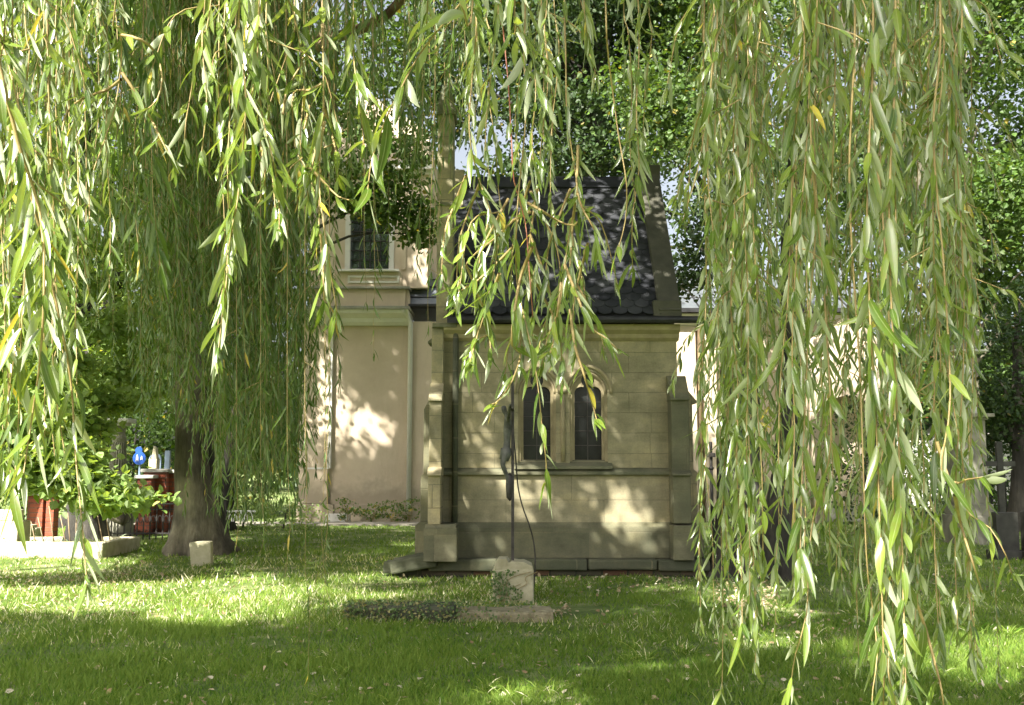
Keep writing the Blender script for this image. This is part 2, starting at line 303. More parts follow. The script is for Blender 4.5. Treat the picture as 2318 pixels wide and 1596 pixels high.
# ------------------------------------------------------------------ leaves (numpy batches)
def nrm(a): return a/np.maximum(np.linalg.norm(a, axis=-1, keepdims=True), 1e-9)
def rand_unit(n): return nrm(rng.normal(size=(n, 3)))
class Leaves:
    """collects leaf geometry; build() makes one mesh"""
    def __init__(s): s.V = []; s.F4 = []; s.T = []; s.UV = []; s.n = 0; s.tubes = MB(); s.redtube = False
    def lance(s, O, D, N, L, W, bend, twist, tint, K=6):
        """long narrow leaves: centreline bends by 'bend' vector, cross-section folded"""
        n = len(O); t = np.linspace(0, 1, K+1)
        prof = np.sin(PI*np.clip(t, 0, 1)**0.85)**0.8*0.98+0.02; prof[0] = 0.05; prof[-1] = 0.01
        c = O[:, None]+D[:, None]*(L[:, None, None]*t[None, :, None])+bend[:, None]*(t**2)[None, :, None]
        tan = nrm(D[:, None]*L[:, None, None]+2*bend[:, None]*t[None, :, None])
        s0 = nrm(np.cross(D, N))[:, None]+np.zeros_like(c)
        s0 = nrm(s0-tan*(s0*tan).sum(-1, keepdims=True)); n0 = np.cross(s0, tan)
        a = twist[:, None]*t[None]; ca, sa = np.cos(a)[..., None], np.sin(a)[..., None]
        sv = s0*ca+n0*sa; nv = n0*ca-s0*sa
        hw = (W[:, None]*prof[None]/2)[..., None]
        Lf = c-sv*hw+nv*hw*0.35; Rt = c+sv*hw+nv*hw*0.35
        V = np.stack([Lf, c, Rt], 2).reshape(n, -1, 3); m = (K+1)*3
        i = np.arange(K)[:, None]*3; q = np.concatenate([np.hstack([i, i+1, i+4, i+3]), np.hstack([i+1, i+2, i+5, i+4])])
        s.F4.append((q[None]+(np.arange(n)*m)[:, None, None]+s.n).reshape(-1, 4)); s.V.append(V.reshape(-1, 3))
        s.T.append(np.repeat(tint, m)); s.n += n*m
        u = np.tile(np.array([0, 0.5, 1.0]), K+1); vv = np.repeat(t, 3); s.UV.append(np.tile(np.stack([u, vv], 1), (n, 1)))
    def broad(s, O, D, N, L, W, tint, heart=0.3):
        """broad leaves of six points folded along the midrib"""
        n = len(O); sv = nrm(np.cross(D, N)); N = np.cross(sv, D)
        sh = [(0, 0, 0), (-0.5, heart, 0.12), (-0.36, 0.68, 0.10), (0, 1, -0.06), (0.36, 0.68, 0.10), (0.5, heart, 0.12)]
        V = np.stack([O+sv*(a*W)[:, None]+D*(b*L)[:, None]+N*(c*W)[:, None] for a, b, c in sh], 1)
        q = np.array([[0, 3, 2, 1], [0, 5, 4, 3]])
        s.F4.append((q[None]+(np.arange(n)*6)[:, None, None]+s.n).reshape(-1, 4)); s.V.append(V.reshape(-1, 3))
        s.T.append(np.repeat(tint, 6)); s.n += n*6
    def build(s, name, mats, parent=None, smooth=True, uv=False):
        V = np.concatenate(s.V) if s.V else np.zeros((0, 3)); F = np.concatenate(s.F4) if s.F4 else np.zeros((0, 4), int); T = np.concatenate(s.T) if s.T else np.zeros(0)
        nt = len(s.tubes.v); faces = [list(f) for f in s.tubes.f]
        faces = [f for f in faces]
        V2 = np.array(s.tubes.v).reshape(-1, 3) if nt else np.zeros((0, 3))
        off = len(V); VV = np.concatenate([V, V2])
        li = F.reshape(-1); tot = np.full(len(F), 4)
        tl = [i+off for f in faces for i in f]; tt = [len(f) for f in faces]
        li = np.concatenate([li, np.array(tl, int)]) if tl else li; tot = np.concatenate([tot, np.array(tt, int)]) if tt else tot
        me = bpy.data.meshes.new(name); me.vertices.add(len(VV)); me.vertices.foreach_set('co', VV.astype(np.float32).ravel())
        me.loops.add(len(li)); me.loops.foreach_set('vertex_index', li.astype(np.int32))
        me.polygons.add(len(tot)); st = np.concatenate([[0], np.cumsum(tot)[:-1]]); me.polygons.foreach_set('loop_start', st.astype(np.int32)); me.polygons.foreach_set('loop_total', tot.astype(np.int32))
        me.polygons.foreach_set('use_smooth', np.full(len(tot), smooth))
        mi = np.zeros(len(tot), np.int32); mi[len(F):] = 1; me.polygons.foreach_set('material_index', mi)
        at = me.attributes.new('tint', 'FLOAT', 'POINT'); at.data.foreach_set('value', np.concatenate([T, np.zeros(nt)]).astype(np.float32))
        if uv and s.UV:
            U = np.concatenate(s.UV+[np.zeros((nt, 2))]); ul = me.uv_layers.new(name='UVMap'); ul.data.foreach_set('uv', U[li].astype(np.float32).ravel())
        me.update(calc_edges=True); me.validate()
        return link(name, me, None, parent, mats)

def smooth_path(pts, step):
    pts = [Vector(p) for p in pts]; out = []
    P_ = [pts[0]*2-pts[1]]+pts+[pts[-1]*2-pts[-2]]
    for i in range(1, len(P_)-2):
        a, b, c, d = P_[i-1:i+3]; m = max(2, int((c-b).length/step))
        for k in range(m):
            t = k/m; out.append(0.5*((2*b)+(c-a)*t+(2*a-5*b+4*c-d)*t*t+(3*b-a-3*c+d)*t**3))
    out.append(pts[-1]); return out

def willow_branch(Lv, pts, r0=0.0035, r1=0.0008, spacing=0.028, leaf=0.10, wid=0.0135, start=0.0, K=6, tb=0.0, yellow=0.05, droop=1.0, sides=0.0, seg=0.04, tube_n=5, prob=0.92):
    """one hanging willow branch: twig tube and its alternate lance-shaped leaves, with a few short side twigs"""
    path = smooth_path(pts, seg); n = len(path)
    rad = [r0+(r1-r0)*i/(n-1) for i in range(n)]
    Lv.tubes.tube(path, rad, tube_n, cap=False)
    A = np.array([tuple(p) for p in path]); dl = np.linalg.norm(np.diff(A, axis=0), axis=1); s = np.concatenate([[0], np.cumsum(dl)]); T = s[-1]
    q = np.arange(start*T, T, spacing); q = q+rng.uniform(-.3, .3, len(q))*spacing
    q = q[rng.random(len(q)) < prob]; q = np.concatenate([np.clip(q, 0, T), [T-.004, T-.01, T-.02]])
    m = len(q); O = np.stack([np.interp(q, s, A[:, k]) for k in range(3)], 1)
    tg = np.stack([np.interp(q, s, np.gradient(A[:, k])) for k in range(3)], 1); tg = nrm(tg)
    ph = np.arange(m)*2.4+rng.uniform(0, 6); ph += rng.uniform(-.4, .4, m)
    u = nrm(np.cross(tg, np.array([0.31, 0.9, 0.12]))); v = np.cross(tg, u)
    rad_ = u*np.cos(ph)[:, None]+v*np.sin(ph)[:, None]
    open_ = rng.uniform(0.2, 0.95, m); open_[-3:] = 0.25
    D = nrm(tg+rad_*open_[:, None]+np.array([0, 0, -0.25]))
    N = nrm(rad_+rng.normal(size=(m, 3))*0.4+np.array([0, 0, 0.4])+np.array(S)*0.55)
    frac = np.clip(q/T, 0, 1); L = leaf*rng.uniform(0.48, 1.2, m)*np.where(frac > 0.93, 0.75, 1.0); W = wid*(L/leaf)**0.6*rng.uniform(0.75, 1.25, m)
    bend = np.array([0, 0, -1.])*(L*rng.uniform(0.02, 0.42, m)*droop)[:, None]+rng.normal(size=(m, 3))*(L*0.17)[:, None]
    curl = rng.random(m) < 0.13; bend[curl] += rng.normal(size=(curl.sum(), 3))*(L[curl]*0.4)[:, None]
    tint = np.clip(rng.beta(2, 3, m)*0.85+tb, 0, 0.9); tint[rng.random(m) < yellow] = 1.0
    Lv.lance(O, D, N, L, W, bend, rng.normal(size=m)*0.9, tint, K)
    if sides > 0:
        k = rng.poisson(sides*T)
        for _ in range(k):
            i = int(rng.uniform(0.1, 0.85)*(n-1)); p = path[i]; tdir = (path[min(i+1, n-1)]-path[i]).normalized()
            a = rng.uniform(0, 2*PI); sd_ = Vector((math.cos(a), math.sin(a), 0)); Ls = rng.uniform(0.12, 0.4)*(leaf/0.1)**0.5
            p1 = p+(tdir*0.45+sd_*0.7).normalized()*Ls*0.45; p2 = p1+(Vector((0, 0, -1))+sd_*0.35).normalized()*Ls*0.55
            willow_branch(Lv, [p, p1, p2], r0*0.55, r1, spacing*0.85, leaf*0.85, wid*0.85, 0.15, K, tb, yellow, droop, 0, seg, max(3, tube_n-1), prob)

def blob_leaves(Lv, centers, radii, counts, size, up=0.6, dspread=1.0, flat=0.45, sub=0.35, tb=0.0, yellow=0.02, droop=0.2):
    """foliage clumps: each is a set of small sprays of leaves spread through its volume"""
    for c, r, n in zip(centers, radii, counts):
        c = np.array(c); r = np.array(r if hasattr(r, '__len__') else (r, r, r*0.8))
        ns = max(1, int(n/14)); d = rand_unit(ns)*(rng.uniform(0.45, 1.05, ns)**0.6)[:, None]; sc_ = c+d*r
        idx = rng.integers(0, ns, n); k = rng.normal(size=(n, 3))*np.array([sub, sub, sub*flat])
        O = sc_[idx]+k; out = nrm(d[idx]*r+np.array([0, 0, 0.2]))
        D = nrm(rng.normal(size=(n, 3))*0.7+out*0.6+np.array([0, 0, -droop])); N = nrm(rng.normal(size=(n, 3))*0.55+np.array([0, 0, up])+np.array([S.x, S.y, S.z])*0.0+out*0.3)
        L = size*rng.uniform(0.6, 1.2, n); tint = np.clip(rng.beta(2, 3, n)*0.8+tb+rng.normal(size=ns)[idx]*0.10, 0, 0.9); tint[rng.random(n) < yellow] = 1.0
        Lv.broad(O, D, N, L, L*rng.uniform(0.7, 0.95, n), tint)

# ================================================================== SETTING
gm = MB(); NX, NY = 120, 110
xs = np.concatenate([-np.geomspace(300, 0.3, NX//2), np.geomspace(0.3, 300, NX//2)]); ys = np.concatenate([[-60, -30, -10], np.linspace(0, 45, NY), [60, 90, 150, 320]])
def gz(x, y): return 0.035*noise.noise(Vector((x*0.35, y*0.35, 0)))+0.015*noise.noise(Vector((x*1.3, y*1.3, 3)))-0.015
gv = [(x, y, gz(x, y) if (abs(x) < 40 and 0 < y < 46) else -0.02) for y in ys for x in xs]
nx = len(xs); gf = [(j*nx+i, j*nx+i+1, (j+1)*nx+i+1, (j+1)*nx+i) for j in range(len(ys)-1) for i in range(nx-1)]
gm.add(gv, gf); g = gm.build('ground', 'ground', smooth=True); tag(g, kind='structure')
# gravel path in front of the church
a = G(480, 1183); b = G(900, 1177)
pm = MB(); y1_, y2_ = 27.2, 28.4
pm.box(-24, -2.5, y1_, y2_, -0.03, 0.03)
o = pm.build('path', 'soil'); tag(o, kind='structure')

# ================================================================== CHAPEL
YC = 15.0
def cx(d): return (P(d, 1050, YC)).x
def cz(d): return P(1158, d, YC).z
chapel = thing('chapel', 'small sandstone grave chapel with a dark slate roof and twin trefoil windows', 'chapel')
Z0 = 0.16
ZP, ZS, ZE = cz(1185), cz(1068), cz(742)
XL, XR = cx(1003), cx(1536)
DEP = 3.6
ZPB = cz(1255)
# foundation
fb = MB(); fb.box(cx(905)+.35, cx(1592), YC-0.22, YC+DEP, -0.1, cz(1290)+.03); fb.build('foundation_brickwork', 'found_brick', chapel, 0.01, rough=0.012)
fl = MB(); xsn = [cx(975), cx(1160), cx(1325), cx(1478), cx(1594)]
for i in range(4): fl.box(xsn[i]+0.008, xsn[i+1]-0.008, YC-0.34+0.012*(i % 2), YC+DEP+.1, cz(1286)-0.01+0.01*(i % 3), ZPB-0.035-0.006*i)
fl.build('foundation_ledge', 'stone_ledge', chapel, 0.025, rough=0.008)
# plinth
pl = MB(); pl.box(cx(1003), cx(1540), YC-0.1, YC+DEP, ZPB-0.05, ZP-0.05)
pl.prism([(YC-0.1, ZP-0.05), (YC, ZP+0.02), (YC+DEP, ZP+0.02), (YC+DEP, ZP-0.05)], 'x', cx(1003), cx(1540))
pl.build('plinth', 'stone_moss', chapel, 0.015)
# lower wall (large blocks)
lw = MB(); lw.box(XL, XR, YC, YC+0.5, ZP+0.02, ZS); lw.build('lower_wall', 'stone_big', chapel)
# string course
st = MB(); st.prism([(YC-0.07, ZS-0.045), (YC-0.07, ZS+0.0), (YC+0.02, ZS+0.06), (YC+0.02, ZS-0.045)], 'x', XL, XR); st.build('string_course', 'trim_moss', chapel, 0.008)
# upper wall with openings
def arch(cxm, zs, hw, zsp, k=1.25, n=10):
    """pointed arch outline: half width hw, springing zsp, radius k*hw*... """
    rr = hw*k; pts = [(cxm+hw, zs), (cxm+hw, zsp)]
    cxl = cxm+hw-rr; am = math.acos((cxm-cxl)/rr)
    pts += [(cxl+rr*math.cos(am*i/n), zsp+rr*math.sin(am*i/n)) for i in range(1, n+1)]
    cxr = cxm-hw+rr
    pts += [(cxr-rr*math.cos(am*i/n), zsp+rr*math.sin(am*i/n)) for i in range(n-1, -1, -1)]
    pts += [(cxm-hw, zs)]
    return pts
def trefoil(cxm, zs, hw, zsp):
    pts = [(cxm+hw, zs), (cxm+hw, zsp)]
    r = 0.105; c = (cxm+hw-r, zsp)
    pts += [(c[0]+r*math.cos(a_), c[1]+r*math.sin(a_)) for a_ in np.linspace(0, R(110), 7)[1:]]
    zt = zsp+0.20; rt = 0.10
    pts += [(cxm+rt*math.cos(a_), zt+rt*math.sin(a_)) for a_ in np.linspace(R(-50), R(230), 14)]
    c = (cxm-hw+r, zsp)
    pts += [(c[0]+r*math.cos(a_), c[1]+r*math.sin(a_)) for a_ in np.linspace(R(70), PI, 7)[:-1]]
    pts += [(cxm-hw, zsp), (cxm-hw, zs)]
    return pts
W1, W2 = cx(1215.5), cx(1332.5); ZW = cz(1041); ZSP = cz(890)
outs = [arch(c_, ZW-0.05, 0.285, ZSP) for c_ in (W1, W2)]
plate('upper_wall', [(XL, ZS+0.06), (XR, ZS+0.06), (XR, ZE), (XL, ZE)], outs, YC, YC+0.12, 'stone', chapel)
inner = MB(); inner.box(XL, XR, YC+0.30, YC+0.5, ZS+0.06, ZE); 
for c_ in (W1, W2):
    wd = bpy.data.objects.new('window', None); C.objects.link(wd); wd.parent = chapel
    plate('frame', arch(c_, ZW-0.05, 0.285, ZSP), [arch(c_, ZW-0.02, 0.245, ZSP)], YC+0.035, YC+0.2, 'trim', wd)
    plate('tracery', arch(c_, ZW-0.05, 0.243, ZSP), [trefoil(c_, ZW, 0.205, ZSP)], YC+0.085, YC+0.17, 'trim', wd)
    gm_ = MB(); gm_.box(c_-0.25, c_+0.25, YC+0.20, YC+0.215, ZW-0.04, ZSP+0.42); gm_.build('glass', 'glass', wd)
    bars = MB()
    for k in range(1, 5): bars.box(c_-0.22, c_+0.22, YC+0.188, YC+0.197, ZW+0.22*k-.006, ZW+0.22*k+.006)
    bars.box(c_-0.006, c_+0.006, YC+0.1875, YC+0.1965, ZW, ZSP+.3)
    bars.build('glazing_bar', 'iron_grey', wd)
    hd = MB(); ar = arch(c_, ZSP, 0.345, ZSP, 1.2)[1:-1]; hd.tube([(p[0], YC-0.01, p[1]) for p in ar], 0.028, 8); 
    ar2 = arch(c_, ZSP, 0.265, ZSP, 1.25)[1:-1]; hd.tube([(p[0], YC+0.035, p[1]) for p in ar2], 0.018, 6)
    hd.build('hood_mould', 'trim', wd, smooth=True)
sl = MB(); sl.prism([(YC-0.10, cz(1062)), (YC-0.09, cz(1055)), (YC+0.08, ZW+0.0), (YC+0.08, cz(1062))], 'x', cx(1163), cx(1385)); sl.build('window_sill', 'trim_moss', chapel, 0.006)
for c_, hwid in (((W1+W2)/2, .05),):
    sh = MB(); sh.tube([(c_, YC-0.005, ZW-.02), (c_, YC-0.005, ZSP)], 0.035, 10); sh.box(c_-.055, c_+.055, YC-.05, YC+.02, ZSP, ZSP+.06); sh.build('window_shaft', 'trim', chapel, smooth=True)
# cornice + gutter
co = MB(); co.prism([(YC-0.02, cz(772)), (YC-0.07, cz(766)), (YC-0.09, cz(758)), (YC-0.17, cz(750)), (YC-0.2, cz(738)), (YC+0.4, cz(738)), (YC+0.4, cz(772))], 'x', XL, XR+0.03)
co.build('cornice', 'trim', chapel, 0.006)
ZG = cz(730)
gu = MB(); gu.tube([(cx(1040), YC-0.30, ZG), (cx(1607), YC-0.30, ZG)], 0.055, 10); gu.box(cx(1040), cx(1600), YC-0.30, YC-0.1, ZG-0.02, ZG+0.03); gu.build('gutter', 'metal_dark', chapel, smooth=False)
# back and side walls
bw = MB(); bw.box(XL, XL+0.25, YC+0.5, YC+DEP, ZP, ZE); bw.box(XR-0.25, XR, YC+0.5, YC+DEP, ZP, ZE); bw.box(XL+.25, XR-.25, YC+DEP-0.3, YC+DEP-.002, ZP, ZE); bw.box(XL+.05, XR-.05, YC+.31, YC+.45, ZS+.07, ZE-.01)
bw.build('side_wall', 'stone', chapel)
# roof
ZR = P(1158, 412, YC+DEP/2).z; YR = YC+DEP/2; ZEv = cz(722)+0.02; YEv = YC-0.28
rs = MB(); xa, xb = cx(1012), cx(1500)
for sgn in (1, -1):
    ye = YR-sgn*(YR-YEv); rs.prism([(ye, ZEv-0.04), (YR, ZR-0.04), (YR, ZR-0.12), (ye, ZEv-0.12)], 'x', xa, xb)
rs.build('roof_deck', 'metal_dark', chapel)
sl_ = MB(); Ls = math.hypot(YR-YEv, ZR-ZEv); e = Vector((0, (YR-YEv)/Ls, (ZR-ZEv)/Ls)); nn = Vector((0, -e.z, e.y)); rw = 0.150; nr = int(Ls/rw); sw = 0.225
for j in range(nr+1):
    for i in range(int((xb-xa)/sw)+2):
        x0 = xa+(i-(0.5 if j % 2 else 0))*sw; x1 = x0+sw
        if x1 < xa+0.02 or x0 > xb-0.02: continue
        x0 = max(x0, xa); x1 = min(x1, xb); cxm = (x0+x1)/2; hw = (x1-x0)/2-0.003
        base = Vector((0, YEv, ZEv))+e*(j*rw); jit = random.uniform(-.004, .006); tl = random.uniform(-.006, .006)
        pts = []
        for a_ in np.linspace(PI, 2*PI, 9):
            pts.append((cxm+hw*math.cos(a_), 0.085+0.085*math.sin(a_)))
        pts += [(cxm+hw, 0.22), (cxm-hw, 0.22)]
        q = []
        for lay in (0.0, 0.012):
            for (px_, t_) in pts:
                h = 0.013*(1-t_/0.22)+lay*.7+jit*.5+tl*.6*(px_-cxm)/0.13
                q.append(Vector((px_, base.y, base.z))+e*min(t_, Ls-j*rw)+nn*h)
        m_ = len(pts); fs = [tuple(range(m_))[::-1], tuple(range(m_, 2*m_))]+[(k, (k+1) % m_, (k+1) % m_+m_, k+m_) for k in range(m_)]
        sl_.add(q, fs)
ro_ = sl_.build('roof', 'slate', chapel); nt_ = len(sl_.v)//22; tn_ = ro_.data.attributes.new('tone', 'FLOAT', 'POINT'); tn_.data.foreach_set('value', np.repeat(rng.random(nt_), 22).astype(np.float32))
rd = MB(); rd.prism([(YR-0.17, ZR-0.14), (YR, ZR+0.10), (YR+0.17, ZR-0.14), (YR+.12, ZR-.16), (YR-.12, ZR-.16)], 'x', xa, xb-.01); rd.build('ridge_cap', 'slate', chapel, 0.01)
# right gable with coping, seen edge on
gb = MB(); gb.prism([(YC+.0, ZE-.02), (YC+DEP, ZE-.02), (YR, ZR-0.02)], 'x', XR-0.26, XR-0.02); gb.build('gable_wall', 'stone', chapel)
cp = MB(); hh = 0.16
def slab(yA, zA, yB, zB, x0, x1, th, parent_mb):
    d = Vector((0, yB-yA, zB-zA)).normalized(); n_ = Vector((0, -d.z, d.y)); 
    if n_.z < 0: n_ = -n_
    p = [(yA, zA), (yB, zB), (yB+n_.y*th, zB+n_.z*th), (yA+n_.y*th, zA+n_.z*th)]
    parent_mb.prism(p, 'x', x0, x1)
xg0, xg1 = cx(1490), cx(1536)+0.03
slab(YEv+0.10, ZEv-0.02, YR, ZR+.02, xg0, xg1, hh, cp); slab(YR+(YR-YEv)-.1, ZEv-0.02, YR, ZR+.02, xg0, xg1, hh, cp)
cp.box(xg0-.08, xg1+.01, YEv-0.01, YEv+0.5, ZEv-0.03, cz(686)); cp.box(xg0+.03, xg1+.02, YR-.16, YR+.16, ZR+.02, ZR+.26)
cp.build('gable_coping', 'coping', chapel, 0.015)
# left front gable and pinnacle
gb = MB(); gb.prism([(YC, ZE-.02), (YC+DEP, ZE-.02), (YR, ZR+.22)], 'x', XL-0.05, XL+0.2); gb.build('gable_wall', 'stone', chapel)
def buttress(parent, x0, x1, face_y, back_y, levels):
    """levels: list of (z_bottom, z_top, projection, slope height)"""
    o = MB()
    for (z0, z1, pr, slope) in levels:
        o.box(x0, x1, face_y-pr, back_y, z0, z1)
        if slope: o.prism([(face_y-pr-.05, z1-.03), (face_y-pr-.05, z1+.0), (face_y-slope[0], z1+slope[1]), (back_y, z1+slope[1]), (back_y, z1-.03)], 'x', x0-.012, x1+.012)
    return o
bt = buttress(chapel, cx(976), cx(1003), YC, YC+.3, [(cz(1182), cz(1072), .55, (.46, .10)), (cz(1066), cz(908), .45, (.14, .26)), (cz(880), cz(742), .13, None)])
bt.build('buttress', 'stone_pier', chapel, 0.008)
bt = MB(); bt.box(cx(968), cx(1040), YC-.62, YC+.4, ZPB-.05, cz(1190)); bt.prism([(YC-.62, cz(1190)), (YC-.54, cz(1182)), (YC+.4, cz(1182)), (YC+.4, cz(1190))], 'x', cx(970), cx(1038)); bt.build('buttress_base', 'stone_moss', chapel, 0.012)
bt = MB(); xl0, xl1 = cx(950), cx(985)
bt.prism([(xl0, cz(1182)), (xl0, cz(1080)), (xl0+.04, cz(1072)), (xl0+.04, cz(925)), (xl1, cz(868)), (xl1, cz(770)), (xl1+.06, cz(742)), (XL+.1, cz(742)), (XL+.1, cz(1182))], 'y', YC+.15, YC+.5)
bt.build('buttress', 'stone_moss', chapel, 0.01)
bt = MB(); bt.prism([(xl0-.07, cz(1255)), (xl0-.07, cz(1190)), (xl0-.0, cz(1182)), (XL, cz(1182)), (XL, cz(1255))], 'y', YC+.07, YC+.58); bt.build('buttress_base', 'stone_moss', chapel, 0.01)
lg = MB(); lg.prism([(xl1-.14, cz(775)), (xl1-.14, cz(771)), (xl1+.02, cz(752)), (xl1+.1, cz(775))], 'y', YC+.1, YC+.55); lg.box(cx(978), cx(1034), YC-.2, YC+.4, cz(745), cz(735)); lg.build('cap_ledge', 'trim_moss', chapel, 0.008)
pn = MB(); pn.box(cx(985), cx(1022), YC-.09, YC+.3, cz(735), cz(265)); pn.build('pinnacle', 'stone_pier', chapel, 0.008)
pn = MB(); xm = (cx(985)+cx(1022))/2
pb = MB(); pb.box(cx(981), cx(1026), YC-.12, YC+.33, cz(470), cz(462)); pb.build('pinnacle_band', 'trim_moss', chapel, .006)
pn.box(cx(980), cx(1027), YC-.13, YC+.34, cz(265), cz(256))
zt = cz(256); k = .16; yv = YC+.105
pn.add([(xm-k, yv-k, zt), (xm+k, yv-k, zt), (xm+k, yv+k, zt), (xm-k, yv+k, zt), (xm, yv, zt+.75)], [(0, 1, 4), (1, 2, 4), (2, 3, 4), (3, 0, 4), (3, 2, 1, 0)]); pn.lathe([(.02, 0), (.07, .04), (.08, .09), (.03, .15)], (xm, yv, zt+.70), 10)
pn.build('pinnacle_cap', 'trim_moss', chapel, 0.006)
shade_tube = MB(); shade_tube.tube([(cx(1030), YC-.06, cz(750)), (cx(1030), YC-.06, cz(1250))], 0.045, 10); shade_tube.build('downpipe', 'stone_ledge', chapel, smooth=True)  # dark tube stands in for the shade beside the pier, no pipe there
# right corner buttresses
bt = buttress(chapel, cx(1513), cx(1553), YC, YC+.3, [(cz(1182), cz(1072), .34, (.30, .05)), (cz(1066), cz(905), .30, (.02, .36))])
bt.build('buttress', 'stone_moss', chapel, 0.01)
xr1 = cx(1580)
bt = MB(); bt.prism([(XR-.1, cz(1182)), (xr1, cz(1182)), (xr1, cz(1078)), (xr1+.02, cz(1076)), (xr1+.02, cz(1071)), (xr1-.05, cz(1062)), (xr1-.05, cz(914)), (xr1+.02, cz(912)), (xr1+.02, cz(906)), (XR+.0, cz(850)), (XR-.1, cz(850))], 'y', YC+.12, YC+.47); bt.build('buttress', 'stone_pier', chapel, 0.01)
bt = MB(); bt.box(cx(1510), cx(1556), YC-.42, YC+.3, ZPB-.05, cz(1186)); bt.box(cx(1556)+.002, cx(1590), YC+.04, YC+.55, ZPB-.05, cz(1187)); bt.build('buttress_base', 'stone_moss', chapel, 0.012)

# ================================================================== CHURCH
YB = 29.0
def bx_(d, y=YB): return P(d, 900, y).x
def bz(d, y=YB): return P(1158, d, y).z
ch = thing('church', 'peach plastered church with white trim and a zinc roof behind the sandstone chapel', 'church')
m = MB(); m.box(bx_(682), bx_(1600), YB+.12, YB+6, -0.1, bz(728)); m.build('wall', 'plaster', ch)
m = MB()
for a_, b_ in ((680, 745), (930, 985)): m.box(bx_(a_), bx_(b_), YB-.02, YB+.12, bz(1140), bz(728))
m.build('pilaster', 'plaster', ch, 0.01)
m = MB(); m.box(bx_(678), bx_(760), YB-.08, YB+.13, -0.1, bz(1141)); m.box(bx_(760)+.002, bx_(985), YB-.03, YB+.13, -.1, bz(1141)); m.build('base_course', 'plaster', ch, 0.01)
m = MB(); m.box(bx_(744), bx_(751), YB-.035, YB+.13, bz(1060), bz(730)); m.box(bx_(700), bx_(748), YB-.03, YB-.02, bz(1062), bz(1058)); m.build('white_edge_strip', 'plaster_w', ch)
m = MB(); m.tube([(bx_(928), YB-.1, bz(1165)), (bx_(928), YB-.1, bz(735)), (bx_(921), YB-.25, bz(716)), (bx_(912), YB-.5, bz(707))], .07, 10); m.build('downpipe', 'plaster_w', ch, smooth=True)
def band(name, d0, d1, x0, x1, pr, mt, y=YB, back=1.0, bev=.01):
    m = MB(); m.box(bx_(x0), bx_(x1), y-pr, y+back, bz(d0, y), bz(d1, y)); return m.build(name, mt, ch, bev)
m = MB(); m.prism([(YB-.05, bz(737)), (YB-.15, bz(731)), (YB-.2, bz(722)), (YB-.45, bz(714)), (YB-.5, bz(706)), (YB+1, bz(706)), (YB+1, bz(737))], 'x', bx_(668), bx_(925)); m.build('cornice', 'plaster_w', ch, .01)
band('cornice_ledge', 706, 699, 670, 928, .56, 'plaster_g')
band('attic', 699, 655, 692, 915, .02, 'plaster')
band('ledge', 655, 650, 686, 925, .14, 'plaster_g')
band('parapet', 650, 616, 692, 905, .0, 'plaster')
band('ledge', 616, 611, 760, 900, .16, 'plaster_w')
m = MB(); x0, x1, z0, z1 = bx_(782), bx_(900), bz(641), bz(624)
for q in ((x0, x1, z0, z0+.06), (x0, x1, z1-.06, z1), (x0, x0+.06, z0+.06, z1-.06), (x1-.06, x1, z0+.06, z1-.06)): m.box(q[0], q[1], YB-.03, YB+.0, q[2], q[3])
m.build('panel_frame', 'plaster_w', ch)
YU = YB+.3
wx0, wx1, wz0, wz1 = bx_(784, YU), bx_(878, YU), bz(611, YU), bz(495, YU)
plate('upper_wall', [(bx_(692, YU), bz(652, YU)), (bx_(965, YU), bz(652, YU)), (bx_(965, YU), bz(300, YU)), (bx_(830, YU), bz(215, YU)), (bx_(692, YU), bz(300, YU))],
      [[(wx0, wz0), (wx1, wz0), (wx1, wz1), ((wx0+wx1)/2+.3, wz1+.35), ((wx0+wx1)/2, wz1+.42), ((wx0+wx1)/2-.3, wz1+.35), (wx0, wz1)]], YU, YU+.35, 'plaster', ch)
m = MB(); m.box(bx_(692, YU), bx_(965, YU), YU+.352, YU+5, bz(652, YU), bz(310, YU)); m.build('tower_body', 'plaster', ch)
wd = bpy.data.objects.new('window', None); C.objects.link(wd); wd.parent = ch
for q_ in ((wx0-.12, wx0+.03), (wx1-.03, wx1+.12)):
    m = MB(); m.box(q_[0], q_[1], YU-.05, YU+.1, wz0, wz1+.1); m.build('jamb', 'plaster_w', wd)
m = MB(); m.box(wx0, wx1, YU+.15, YU+.17, wz0, wz1+.42); o = m.build('pane', None, wd)
mm, n_, l_, b_ = mat('window_pane'); b_.inputs['Base Color'].default_value = (.25, .30, .30, 1); b_.inputs['Roughness'].default_value = .06; b_.inputs['Metallic'].default_value = .85
t_ = noise_tex(n_, l_, .8, 2); bump(n_, l_, t_.outputs[0], .4, .06, b_); o.data.materials.append(mm)
m = MB()
for k in range(1, 4): m.box(wx0+(wx1-wx0)*k/4-.015, wx0+(wx1-wx0)*k/4+.015, YU+.12, YU+.145, wz0, wz1+.3)
for k in range(0, 6): m.box(wx0, wx1, YU+.118, YU+.143, wz0+k*.29+.02, wz0+k*.29+.05)
m.build('glazing_bar', 'iron', wd)
for k, (d0, d1, pr, mt) in enumerate(((396, 388, .12, 'plaster_w'), (388, 376, .28, 'plaster_w'), (376, 371, .34, 'plaster_g'))): band('upper_cornice' if k < 2 else 'upper_ledge', d0, d1, 684, 972, pr, mt, YU)
m = MB(); m.box(bx_(905, YU), bx_(915, YU), YU-.05, YU+.0, bz(611, YU), bz(400, YU)); m.build('pilaster_strip', 'plaster', ch)
# scroll at the side of the upper storey
m = MB(); pts = [(bx_(900), bz(699))]
for t in np.linspace(0, 1, 12): pts.append((bx_(899+26*math.sin(t*PI/2)*1.0), bz(612+80*t**1.3)))
pts.append((bx_(925), bz(699))); m.prism(pts, 'y', YB+.05, YB+.4); m.build('scroll_wall', 'plaster', ch)
